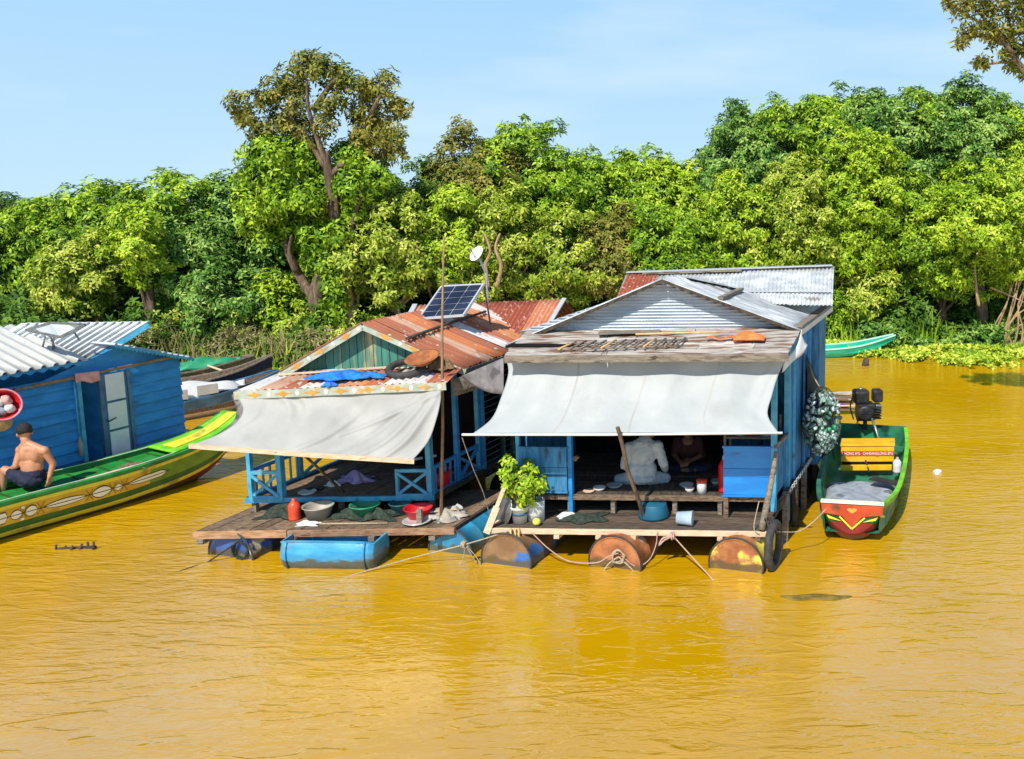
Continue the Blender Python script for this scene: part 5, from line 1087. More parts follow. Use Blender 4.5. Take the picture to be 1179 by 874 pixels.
for s in (1,-1):      # yellow flashes on the bow quarters
    mb = MB(); mb.grid(lambda u,v: Hm.out(.02+.26*u,s,.30+.10*u+(v-.5)*.12*math.sin(PI*min(1,u*.9+.1)),.005), 12, 2); obj('flash', mb, byel, mo)
mb = MB(); Hm.inner(mb, .12, n=60, t0=.06); obj('inner_hull', mb, bsea, mo)
for s in (1,-1):
    mb = MB(); Hm.rail(mb, s, .06, .03, n=60); obj('gunwale', mb, bsea if s < 0 else blime, mo)
    for t in (.25,.42,.58,.72,.86):
        mb = MB(); a = Hm.inn(t,s*.80,.12); b = Hm.inn(t,s*.995,.12); mb.beam(a+Vector((0,0,.02)), b, .04, .03, up=(0,1,0)); obj('rib', mb, bsea, mo)
a0, a1 = Hm.out(0,-1,0)+Vector((-.02,-.015,.01)), Hm.out(0,1,0)+Vector((.02,-.015,.01))
bd_ = (a1-a0).normalized(); nrm = Vector((bd_.y,-bd_.x,0)); dn = Vector((0,0,-1))+nrm*(-.0)
mb = MB(); mb.prism([a0, a1, a1+dn*.13-bd_*.02, lerp(a0,a1,.66)+dn*.16, lerp(a0,a1,.5)+dn*.30, lerp(a0,a1,.34)+dn*.16, a0+dn*.13+bd_*.02], nrm, .02); bw = obj('bow_board', mb, bred, mo)
mb = MB(); mb.beam(a0+Vector((0,0,.012)), a1+Vector((0,0,.012)), .07, .025); obj('bow_cap', mb, bwhite, mo)
hc = lerp(a0,a1,.5)+dn*.085+nrm*.022; ht = []
for k in range(24):
    t = 2*PI*k/24; ht.append(hc+bd_*(.0030*16*math.sin(t)**3*1.2)+Vector((0,0,1))*.0024*(13*math.cos(t)-5*math.cos(2*t)-2*math.cos(3*t)-math.cos(4*t)))
mb = MB(); mb.prism(ht, nrm, .004); obj('heart', mb, mk('orange_heart',(.85,.35,.05),(.9,.42,.08)), bw)
for q0,q1 in ((lerp(a0,a1,.30),lerp(a0,a1,.5)),(lerp(a0,a1,.70),lerp(a0,a1,.5))):
    mb = MB(); mb.beam(q0+dn*.17+nrm*.012, q1+dn*.32+nrm*.012, .02, .015, up=nrm); obj('bow_trim', mb, byel, bw)
mb = MB(); b0, b1 = Hm.out(1,-1,0), Hm.out(1,1,0); mb.hexa([b0+Vector((0,-.03,-.4)),b1+Vector((0,-.03,-.4)),b1+Vector((0,.02,-.4)),b0+Vector((0,.02,-.4)),b0+Vector((0,-.03,.03)),b1+Vector((0,-.03,.03)),b1+Vector((0,.02,.03)),b0+Vector((0,.02,.03))]); obj('transom', mb, bsea, mo)
mb = MB(); q = Hm.inn(.82,-.8,.3); q2 = Hm.inn(.82,.8,.3); mb.beam(q+Vector((0,0,.0)), q2, .2, .025); obj('thwart', mb, bsea, mo)
# long tail engine
ec = Vector((2.06,13.75,.52)); eo = root('boat_engine', 'black long-tail boat engine mounted on the stern of the green motor boat', 'engine', ec)
mb = MB(); mb.box(ec+Vector((.0,0,.22)), .28,.28,.26, .1); obj('engine_block', mb, black, eo, bev=.02)
mb = MB(); mb.box(ec+Vector((-.08,0,.46)), .25,.24,.22, .1); obj('fuel_tank', mb, black, eo, bev=.04)
mb = MB(); mb.lathe(ec+Vector((-.08,0,.57)), (0,0,1), [(0,0),(.04,0),(.04,.03),(0,.03)], 12); obj('fuel_cap', mb, steel, eo)
mb = MB(); mb.box(ec+Vector((.19,.02,.47)), .16,.2,.2, .1); obj('air_filter', mb, black, eo, bev=.03)
mb = MB(); mb.box(ec+Vector((.2,0,.27)), .1,.16,.14, .1); obj('muffler', mb, steel, eo, bev=.02)
mb = MB(); mb.lathe(ec+Vector((-.02,-.15,.22)), (0,-1,0), [(0,0),(.13,0),(.13,.04),(.09,.06),(0,.06)], 20)
for k in range(6): mb.beam(ec+Vector((-.02+.02*math.cos(k),-.215,.22+.02*math.sin(k))), ec+Vector((-.02+.09*math.cos(k*1.047),-.215,.22+.09*math.sin(k*1.047))), .012,.01)
obj('flywheel', mb, black, eo)
for k in range(5):
    mb = MB(); mb.box(ec+Vector((.08,-.01,.12+.045*k)), .30,.30,.012, .1); obj('cooling_fin', mb, black, eo)
mb = MB(); mb.beam(ec+Vector((0,0,-.12)), ec+Vector((0,0,.1)), .06, .06); mb.beam(ec+Vector((-.14,0,.08)), ec+Vector((.14,0,.08)), .16, .03); mb.beam(ec+Vector((-.1,0,.0)), ec+Vector((-.02,0,-.1)), .03,.03); obj('mount', mb, black, eo)
mb = MB(); mb.tube([ec+Vector((.06,-.1,.2)), ec+Vector((.12,-.3,.02)), ec+Vector((.17,-.5,-.2))], .022, 8); obj('tiller', mb, steel, eo)
mb = MB(); mb.tube([ec+Vector((0,.12,.2)), ec+Vector((.05,1.0,-.1)), ec+Vector((.1,1.9,-.7))], .022, 8); obj('shaft_tube', mb, steel, eo)
mb = MB(); mb.tube(smoothpts([ec+Vector((-.2,-.05,.5)), ec+Vector((-.25,-.05,.3)), ec+Vector((-.2,-.1,.1))]), .012, 6); obj('hose', mb, rubber, eo)
# yellow box with red lettered stripe
y0 = P(968,532,.34); yx = Vector((1,.02,0)).normalized(); yy = Vector((.17,.985,0))
yo = root('yellow_box', 'yellow wooden box with a red lettered stripe in the green motor boat', 'box', y0)
def ybx(mb, x0,x1,y_0,y_1,z0,z1): f = lambda x,y,z: y0+yx*x+yy*y+Vector((0,0,z)); return mb.hexa([f(x0,y_0,z0),f(x1,y_0,z0),f(x1,y_1,z0),f(x0,y_1,z0),f(x0,y_0,z1),f(x1,y_0,z1),f(x1,y_1,z1),f(x0,y_1,z1)])
mb = MB(); ybx(mb, 0,.78,0,.34,.0,.235); obj('case', mb, ybox, yo, bev=.008)
mb = MB(); ybx(mb, -.01,.79,-.012,.35,.236,.26); obj('lid', mb, ybox, yo, bev=.006)
mb = MB(); ybx(mb, .0,.75,-.05,.3,-.115,-.04); obj('base_strip', mb, ybox, yo, bev=.004)
mb = MB(); ybx(mb, .02,.76,.0,.34,-.04,-.002); obj('gap', mb, dark, yo)  # black filler painting the shade between case and base strip
mb = MB(); ybx(mb, .0,.78,-.006,-.001,.09,.165); stp = obj('red_stripe', mb, box_red, yo)
cu = bpy.data.curves.new('lettering', 'FONT'); cu.body = 'CHONG EFG   CHHEANGLONG EFG'; cu.size = .062; cu.extrude = .001; cu.align_x = 'CENTER'; cu.align_y = 'CENTER'
tmp = bpy.data.objects.new('lettering_source', cu); COL.objects.link(tmp); bpy.context.view_layer.update()
me = bpy.data.meshes.new_from_object(tmp.evaluated_get(bpy.context.evaluated_depsgraph_get())); bpy.data.objects.remove(tmp)
wd_ = max(v.co.x for v in me.vertices)-min(v.co.x for v in me.vertices); me.materials.clear(); me.materials.append(bwhite)
cpos = y0+yx*.39+Vector((0,-.0085,.127)); kx = .74/wd_
for v in me.vertices: v.co = (yx*v.co.x*kx+Vector((0,0,v.co.y))+Vector((0,-v.co.z,0)))+(cpos-y0)
te = bpy.data.objects.new('lettering', me); COL.objects.link(te); te.parent = stp
mb = MB(); f0 = y0+yx*.36; mb.beam(f0+Vector((0,-.01,.03)), f0+Vector((.05,-.07,-.13)), .02, .012); obj('strap', mb, rubber, yo)
# grey tarp over the cargo, white jerrican, black board
mb = MB(); rg = random.Random(5); ws = [(rg.uniform(3,14), rg.uniform(3,12), rg.uniform(0,6)) for _ in range(8)]
def tf(u,v):
    t = .20+.36*v; x = -.78+1.56*u; p = Hm.inn(t, x, .12); q = sum(math.sin(a*u+b*v+c_) for a,b,c_ in ws)/8; e = (1-abs(2*u-1)**6)*(1-abs(2*v-1)**8)
    return Vector((p.x, p.y, .14+.12*e+.13*q*e))
mb.grid(tf, 50, 50, .006); solo('tarpaulin', mb, greyt, 'crumpled grey tarpaulin over the cargo in the green motor boat', 'tarpaulin', tf(.5,.5))
p = Hm.inn(.50,.55,.33); mb = MB(); mb.beam(p+Vector((-.2,.05,.03)), p+Vector((.12,-.2,.03)), .16, .015); solo('dark_plank', mb, black, 'small black board lying on the grey tarpaulin', 'board', p)
p = Hm.inn(.60,.72,.2)+Vector((0,0,.08)); bottle(p, .06, .2, whitepl, 'jerrican', 'white plastic jerrican beside the yellow box', 'jerrican', rope_p)
# --- boats moored behind, left
b1, hb = simple_boat('moored_boat', 'slate blue wooden boat loaded under a white tarpaulin behind the blue house', [(-12.5,14.4,.35,.42,-.1),(-11.5,15.3,.5,.36,-.15),(-10.75,16.1,.5,.36,-.15),(-10.05,16.9,.36,.44,-.1),(-9.5,17.6,.08,.62,.3)], slate, wood, slate, h_split=.35, low=wood_p)
mb = MB(); rg = random.Random(2)
mb.grid(lambda u,v: hb.inn(.38+.45*u,-.9+1.8*v,.3)+Vector((0,0,.08+.25*math.sin(PI*v)**.6*math.sin(PI*min(1,u*1.1))**.5+.03*math.sin(14*u+5*v))), 30, 16, .006); solo('boat_tarpaulin', mb, whitepl, 'white tarpaulin over the cargo of the slate blue boat', 'tarpaulin', hb.inn(.5,0,.3))
for k,t in enumerate((.5,.62)):
    p = hb.inn(t,.86,.45); mb = MB(); mb.box(p+Vector((0,-.04,.16)), .36,.04,.18,.85); solo('grey_panel', mb, silver, 'grey panel standing at the side of the slate blue boat', 'panel', p, group='grey side panels')
p = hb.inn(.27,.6,.4); mb = MB(); mb.lathe(p, (0,0,1), [(0,0),(.16,0),(.18,.3),(.16,.32),(0,.32)], 16); solo('red_drum', mb, red, 'red plastic keg at the end of the slate blue boat', 'keg', p)
b2, h2 = simple_boat('moored_boat', 'long dark navy boat with a tall rising prow beyond the slate blue boat', [(-13.6,15.2,.4,.45,-.1),(-12.5,16.2,.5,.38,-.15),(-11.5,17.1,.45,.40,-.1),(-10.6,17.8,.25,.55,.1),(-10.0,18.3,.06,.80,.5)], navy, wood, edge_w)
b3, h3 = simple_boat('moored_boat', 'grey wooden boat with a bright green tarpaulin near the bank', [(-14.6,17.0,.35,.5,-.1),(-13.2,18.0,.5,.42,-.15),(-12.0,18.8,.45,.42,-.1),(-11.0,19.4,.1,.6,.3)], wood, wood, edge_w)
mb = MB(); mb.grid(lambda u,v: h3.inn(.56+.34*u,-.95+1.9*v,.4)+Vector((0,0,.03+.2*math.sin(PI*v)**.6*math.sin(PI*u)**.5+.03*math.sin(14*u+5*v))), 26, 14, .006); solo('boat_tarpaulin', mb, greenp, 'bright green tarpaulin over the boat near the bank', 'tarpaulin', h3.inn(.45,0,.4))
mb = MB(); G_ = lambda u,v,Y=18.9: PD(u,v,Y); q1, q2 = G_(228,417), G_(262,429,18.3)
for a, b in ((q1,q2),(G_(226,426),G_(240,434,18.4)),(G_(252,417,19.3),G_(280,429,18.8)),(q1,G_(252,417,19.3)),(q1,G_(228,436)),(G_(252,417,19.3),G_(252,434,19.3)),(q2,G_(262,438,18.3))): mb.tube([a,b], .025, 6)
solo('wooden_canopy', mb, wood_p, 'light wooden roof frame standing over the boats near the bank', 'canopy frame', q1)
b4, h4 = simple_boat('moored_boat', 'jade green canoe with a white lipped bow among the water hyacinth', [(-1.6,23.0,.1,.5,.2),(-.4,22.7,.4,.26,-.08),(1.5,22.5,.42,.22,-.1),(3.0,22.6,.34,.28,-.02),(4.15,22.8,.10,.52,.38)], bjade, bjade, mk('boat_white_lip',(.5,.75,.62),(.6,.8,.7)))
b5, h5 = simple_boat('canoe', 'small dark brown canoe tip showing behind the left deck railing', [(-5.95,10.8,.05,.44,.2),(-5.7,10.92,.16,.36,.0),(-5.2,11.1,.26,.32,-.1),(-3.9,11.5,.26,.32,-.1),(-3.5,11.6,.06,.4,.1)], mk('canoe_brown',(.3,.09,.02),(.2,.07,.03)), wood_d, bark_d, cat='canoe')
# drifting odds
p = P(1079,543,.01); mb = MB(); mb.ball(p, .07, 10, (1,.8,.5), .5); mb.ball(p+Vector((-.03,-.1,0)), .045, 8, (1,1,.5), .4); solo('plastic_bag', mb, whitepl, 'crumpled white plastic scrap floating in open water right of the green boat', 'bag', p)
p = P(85,632,0); mb = MB(); rg = random.Random(3)
for k in range(6): a = p+Vector((-.2+.09*k,rg.uniform(-.03,.03),-.02)); mb.tube([a, a+Vector((rg.uniform(-.05,.05),0,rg.uniform(.05,.13)))], .013, 5)
mb.tube([p+Vector((-.18,0,.0)), p+Vector((.25,.02,.015))], .02, 6); solo('driftwood', mb, bark_d, 'dark broken twigs poking out of the water at lower left', 'driftwood', p)
p = P(938,688,.003); m = MB(); m.grid(lambda u,v: p+Vector((math.cos(2*PI*u)*v*.36*(1+.12*math.sin(6*PI*u)+.07*math.sin(22*u)), math.sin(2*PI*u)*v*.07*(1+.2*math.sin(10*PI*u)), .004*(1-v)+.001)), 40, 4, .002); solo('floating_scum', m, scum, 'brown patch of scum floating in front of the deck corner', 'scum', p)
p = P(972,478,0.02); o = root('board_pile', 'pile of bleached boards floating beyond the mesh sack', 'boards', p); rg = random.Random(6)
for k in range(9):
    c = p+Vector((rg.uniform(-.25,.15), rg.uniform(-.15,.35), .05+.045*k)); mb = MB(); a = rg.uniform(-.25,.25); d = Vector((math.cos(a),math.sin(a),rg.uniform(-.06,.06)))*.36; mb.beam(c-d, c+d, .12, .025); obj('board', mb, (wood_p,wood,oldroof)[k%3], o)
mb = MB(); p = P(996,420,.02); mb.tube([p-Vector((0,0,.1)), p+Vector((.03,0,.16))], [.1,.07], 8); solo('stump', mb, bark_d, 'dark stump standing in the water in front of the jade canoe', 'stump', p)

# ------------------------------------------------------------------ people
def hand(mb, wr, d, n, s=1., curl=.5, thumb=1):
    """palm from the wrist along d, back of the hand towards n; five separate fingers"""
    d = Vector(d).normalized(); n = Vector(n); n = (n-d*n.dot(d)).normalized(); x = d.cross(n); wr = Vector(wr)
    for k in (-1.2,-.4,.4,1.2): mb.caps(wr+x*k*.012*s, wr+d*.075*s+x*k*.019*s, .014*s, .012*s, 8)
    for k, l in ((-1.5,.062),(-.5,.074),(.5,.080),(1.5,.070)):
        b = wr+d*.075*s+x*k*.019*s; a = curl*.6; p1 = b+(d*math.cos(a)-n*math.sin(a))*l*.5*s; a = curl*1.5; p2 = p1+(d*math.cos(a)-n*math.sin(a))*l*.5*s
        mb.caps(b, p1, .0095*s, .0088*s, 8); mb.caps(p1, p2, .0088*s, .0078*s, 8)
    b = wr+d*.02*s+x*thumb*.024*s; p1 = b+(d*.7+x*thumb*.7)*.04*s; p2 = p1+(d*.95+x*thumb*.25-n*.3)*.03*s; mb.caps(b,p1,.012*s,.0105*s,8); mb.caps(p1,p2,.0105*s,.0085*s,8)
def head(mb, c, f, up, r=.098):
    c = Vector(c); f = Vector(f).normalized(); up = Vector(up).normalized(); x = f.cross(up).normalized()
    def el(o, rx, ry, rz):
        b = MB(); b.ball((0,0,0), 1, 16)
        mb.add([c+x*(o[0]+v.x*rx)+f*(o[1]+v.y*ry)+up*(o[2]+v.z*rz) for v in b.v], b.f, True)
    el((0,-.005,.02),.074,.092,.09); el((0,.02,-.045),.055,.065,.06); el((0,.035,-.08),.03,.035,.025); el((0,.098,-.02),.011,.018,.018); el((0,.09,0.0),.008,.01,.03)
    for s in (-1,1): el((s*.078,-.005,-.012),.008,.02,.03); el((s*.03,.078,-.03),.02,.018,.018)
    el((0,.085,-.055),.022,.012,.008)
    return x
def eyes(c, f, up, parent):
    c = Vector(c); f = Vector(f).normalized(); up = Vector(up).normalized(); x = f.cross(up).normalized()
    for s in (-1,1):
        mb = MB(); mb.ball(c+x*s*.031+f*.083+up*.004, .010, 8, (1,1,.6)); obj('eye', mb, hair, parent)
def hairm(c, f, up, parent, k=1.0):
    c = Vector(c); f = Vector(f).normalized(); up = Vector(up).normalized(); x = f.cross(up).normalized(); b = MB(); b.ball((0,0,0),1,24,noise=.10); mb = MB()
    vs = []
    for v in b.v:
        zz = v.z; lim = -.55+1.15*max(0,v.y+.25); 
        if zz < lim: zz = lim
        vs.append(c+x*(v.x*.084*k)+f*(-.012+v.y*.098*k)+up*(.028+zz*.094*k))
    mb.add(vs, b.f, True); obj('hair', mb, hair, parent)
# man in dark shorts on the long boat
Yc = 10.72; q = lambda u,v,dy=0: PD(u,v,Yc+dy)
seat = Hh.inn(tt(36),.55,0,flush=.03); mn = root('person', 'bare-backed man in dark shorts sitting on the edge of the long green boat', 'person', seat, 'people')
mb = MB(); pelv = q(36,551); ch = q(37,523); mid_ = q(37,537); nk = q(30,510)
shL, shR = q(24,518,.02), q(51,519,-.02)
def ell(mb, c, rx, ry, rz, rz_=0):
    b = MB(); b.ball((0,0,0),1,18); Mx = Matrix.Rotation(rz_,3,'Z'); mb.add([Vector(c)+Mx@Vector((v.x*rx,v.y*ry,v.z*rz)) for v in b.v], b.f, True)
ell(mb, ch+Vector((0,.02,.0)), .165,.10,.14); ell(mb, mid_, .135,.095,.14); ell(mb, pelv+Vector((0,0,-.0)), .155,.115,.10); ell(mb, lerp(ch,nk,.5)+Vector((.02,0,.0)), .13,.08,.06)
for s_ in (shL, shR): ell(mb, s_, .058,.056,.058)
for s in (-1,1): ell(mb, ch+Vector((s*.062,-.022,.01)), .07,.07,.12); ell(mb, mid_+Vector((s*.045,-.02,.0)), .065,.07,.15)
mb.caps(shL, nk, .05, .05); mb.caps(shR, nk, .05, .05)
mb.caps(lerp(ch,nk,.55), q(29,505), .058, .05)
hd = q(28,498.5,.01); fdir = Vector((-.72,.55,-.42)); head(mb, hd, fdir, Vector((-.15,.1,1)))
eL, wL, hL = q(18,537,-.05), q(3,546,.05), q(-4,549,.08); eR, wR = q(61,534,.02), q(57,549,-.04)
mb.caps(shL, eL, .047, .038); mb.caps(eL, wL, .037, .026); hand(mb, wL, hL-wL, (0,0,1), 1.0, .6, 1)
mb.caps(shR, eR, .047, .038); mb.caps(eR, wR, .037, .026); hand(mb, wR, Vector((-.1,-.1,-1)), (1,-.3,0), .95, .5, -1)
hipL, hipR = q(31,553,-.03), q(40,553,.06); kL, kR = q(6,541,-.02), q(8,546,.34)
mb.caps(hipL, kL, .082, .055); mb.caps(hipR, kR, .082, .055); fL_ = q(3,565,.02); fR_ = q(0,560,.35)
mb.caps(kL, fL_, .052, .034); mb.caps(kR, fR_, .052, .034); mb.caps(fL_, fL_+Vector((-.17,.05,-.02)), .035, .025); mb.caps(fR_, fR_+Vector((-.17,.05,-.02)), .035, .025)
bo_ = body(mb, 'body', skin1, mn, .0075, it=9)
mb = MB(); ell(mb, pelv+Vector((0,0,-.01)), .172,.132,.095); mb.caps(hipL, lerp(hipL,kL,.62), .098, .085); mb.caps(hipR, lerp(hipR,kR,.62), .098, .085); mb.caps(q(33,546), q(41,546), .11, .11); body(mb, 'shorts', navy, mn, .011)
hairm(hd, fdir, Vector((-.15,.1,1)), mn, 1.03); eyes(hd, fdir, Vector((-.15,.1,1)), mn)
# seated person in pale shirt
q = lambda u,v,b=.82: R.B(u,v,b)
pp = root('person', 'person in pale grey shirt sitting cross-legged, back turned, below the white awning', 'person', R(1.75,.8,ZF), 'people')
mb = MB(); hd = q(748,496,.90); head(mb, hd, Vector((.35,.93,-.15)), (0,0,1)); mb.caps(q(743,512,.87), q(746,503,.88), .045,.048)
eR, wR = q(764,534,.82), q(767,543,1.05); eL, wL = q(719,535,.82), q(728,543,1.08)
mb.caps(q(757,513), eR, .045,.036); mb.caps(eR, wR, .035,.025); hand(mb, wR, Vector((-.3,1,0)), (0,0,1), .95,.7,-1)
mb.caps(q(725,514), eL, .045,.036); mb.caps(eL, wL, .035,.025); hand(mb, wL, Vector((.3,1,0)), (0,0,1), .95,.7,1)
mb.caps(q(741,545,.9), q(742,515,.88), .06,.05); mb.caps(q(752,548,1.15), q(742,553,1.2), .04,.03); mb.caps(q(742,553,1.2), q(730,554,1.28), .032,.022); mb.caps(q(740,549,1.25), q(752,553,1.3), .035,.022)
body(mb, 'body', skin2, pp, .008)
mb = MB(); ell(mb, q(740,521,.83), .175,.125,.19); ell(mb, q(742,506,.86), .085,.07,.05); ell(mb, q(739,541,.82), .185,.135,.15); ell(mb, q(741,511,.84), .15,.09,.07)
mb.caps(q(757,513), eR, .064,.055); mb.caps(eR, lerp(eR,wR,.6), .053,.045); mb.caps(q(725,514), eL, .064,.055); mb.caps(eL, lerp(eL,wL,.6), .053,.045)
sh = body(mb, 'shirt', shirt, pp, .011)
mb = MB(); ell(mb, q(739,549,.82), .19,.15,.09); mb.caps(q(748,550,.84), q(766,550,.98), .09,.07); mb.caps(q(766,550,.98), q(748,552,1.15), .062,.05); mb.caps(q(730,550,.84), q(713,552,.98), .085,.066); mb.caps(q(713,552,.98), q(734,553,1.2), .06,.05); body(mb, 'trousers', jeans, pp, .011)
hairm(hd, Vector((.35,.93,-.15)), Vector((0,0,1)), pp, 1.05); eyes(hd, Vector((.35,.93,-.15)), (0,0,1), pp)
# dim seated person inside
q = lambda u,v,b=1.6: R.B(u,v,b)
p3 = root('person', 'person in a dark red shirt sitting deep in the shade', 'person', R(2.2,1.6,ZF), 'people')
mb = MB(); hd = q(792,489,1.55); fd = Vector((-.3,-.93,-.2)); head(mb, hd, fd, (0,0,1)); mb.caps(q(792,505), q(792,497), .05,.048); eR, wR = q(808,524,1.5), q(796,530,1.3); eL, wL = q(776,523,1.5), q(782,531,1.3)
mb.caps(q(804,508), eR, .045,.036); mb.caps(eR, wR, .035,.025); hand(mb, wR, Vector((-.5,-.8,0)), (0,0,1), .95,.7,1); mb.caps(q(780,508), eL, .045,.036); mb.caps(eL, wL, .035,.025); hand(mb, wL, Vector((.4,-.8,0)), (0,0,1), .95,.7,-1); mb.caps(q(792,535), q(792,510), .1,.1)
mb.caps(q(780,541,1.35), q(800,541,1.3), .04,.03); mb.caps(q(804,541,1.35), q(786,541,1.25), .04,.03)
body(mb, 'body', skin2, p3, .009)
mb = MB(); ell(mb, q(792,518), .16,.11,.17); mb.caps(q(804,508), eR, .06,.05); mb.caps(q(780,508), eL, .06,.05); body(mb, 'shirt', maroon, p3, .012)
mb = MB(); ell(mb, q(792,536), .17,.14,.08); mb.caps(q(800,538,1.55), q(816,539,1.4), .08,.065); mb.caps(q(816,539,1.4), q(792,541,1.3), .06,.045); mb.caps(q(784,538,1.55), q(768,539,1.4), .08,.065); mb.caps(q(768,539,1.4), q(796,541,1.3), .06,.045); body(mb, 'trousers', navy, p3, .012)
hairm(hd, fd, Vector((0,0,1)), p3, 1.05); eyes(hd, fd, (0,0,1), p3)
# ------------------------------------------------------------------ trees
TREES = 'trees on the far bank'
def tree(u, dY, vtop, vbot, wpx, mat, label, nm='tree', seed=0, leaf=(.19,.085), dens=1., barkm=bark, trunk=True, lobes=None, gap=0., cat='tree', grp=TREES, clump=.42, lean=0.):
    """crown given by where its outline stands at its own distance: top, bottom and width"""
    g = np.random.default_rng(seed+100); rng = random.Random(seed)
    x0 = (u-PX)/FO; Y = 22.
    for _ in range(6): Y = shore(x0*Y)+dY
    X = x0*Y; k = Y/1000.
    ztop = H+(225-vtop)*k; zbot = max(.15, H+(225-vbot)*k); w = wpx*k/2
    C = np.array((X,Y,(ztop+zbot)/2)); rz = (ztop-zbot)/2; rad = np.array((w, min(w*1.0,2.2), rz))
    ro = root(nm, label, cat, Vector((X-lean,Y+.2,0)), grp)
    ph = g.uniform(0,6,6)
    pts = []; nr = []
    area = 4*math.pi*((rad[0]*rad[1])**1.6+(rad[0]*rz)**1.6+(rad[1]*rz)**1.6)**(1/1.6)/3**(1/1.6)
    nc = int(area*(2.6 if dY > 3.5 else 2.1)*(.42/clump)**2)
    cents = []
    for _ in range(nc):
        d = g.normal(0,1,3); d /= np.linalg.norm(d)
        if d[1] > .45 and g.random() < .5: d[1] *= -1
        lump = 1+(.05 if dY > 3.5 else .08)*math.sin(3*d[0]+ph[0]+2*d[2])+.06*math.sin(5*d[2]+ph[1])+.07*math.sin(7*d[0]+ph[2])
        rr = (g.uniform(.62,1.05) if d[2] < .5 else g.uniform(.8,1.0))*lump*(.93)
        if gap and (math.sin(4.3*d[0]+ph[3])+math.sin(5.1*d[2]+ph[4])+math.sin(3.7*d[1]+ph[5])) > 1.6-gap*2: continue
        if g.random() < .14: rr *= .6
        shape = d*rr; shape[2] *= 1.0 if d[2] > 0 else .96
        c = C+shape*rad; c[2] = max(c[2], .25); cents.append((c,d)); rc = g.uniform(.55,1.25)*clump
        m = int(62*dens*(rc/.42)**2)
        e = g.normal(0,1,(m,3)); e /= np.linalg.norm(e,axis=1,keepdims=True); flat = np.array((1,1,.75))
        pts.append(c+e*flat*rc*g.uniform(.55,1.0,(m,1))); nr.append(e*.8+d*.55+np.array((-.08,-.22,.5)))
    m = int(area*(20 if dY > 3.5 else 9)*dens*(1-gap)); e = g.normal(0,1,(m,3)); e /= np.linalg.norm(e,axis=1,keepdims=True); pts.append(C+e*rad*.62*g.uniform(.5,1,(m,1))); nr.append(e+np.array((0,0,.3)))
    pts = np.concatenate(pts); nr = np.concatenate(nr); ok = pts[:,2] > .08
    leafmesh('crown', pts[ok], nr[ok], mat, ro, leaf, 5, seed+7)
    if trunk:
        mb = MB(); zc = zbot+(ztop-zbot)*.35; b = Vector((X-lean,Y+.2,-.3)); rt = .09+.035*w
        path = smoothpts([b, b+Vector((rng.uniform(-.2,.2)+lean*.3,0,zc*.4)), b+Vector((rng.uniform(-.3,.3)+lean*.8,rng.uniform(-.2,.2),zc*.8)), Vector((X,Y,zc*1.15))], 4); r_ = [lerp(rt*1.35,rt*.6,i/(len(path)-1)) for i in range(len(path))]
        mb.tube(path, r_, 9); obj('trunk', mb, barkm, ro)
        for k_ in range(7):
            c, d = cents[rng.randrange(len(cents))]; s = path[int(len(path)*rng.uniform(.35,.95))]; c = Vector(c); md = lerp(s,c,.5)+Vector((rng.uniform(-.25,.25),rng.uniform(-.2,.2),rng.uniform(-.1,.35))); l = MB(); pp_ = smoothpts([s,md,lerp(s,c,.95)],4); l.tube(pp_, [lerp(rt*.5,.015,i/(len(pp_)-1)) for i in range(len(pp_))], 6); obj('limb', l, barkm, ro)
    return ro
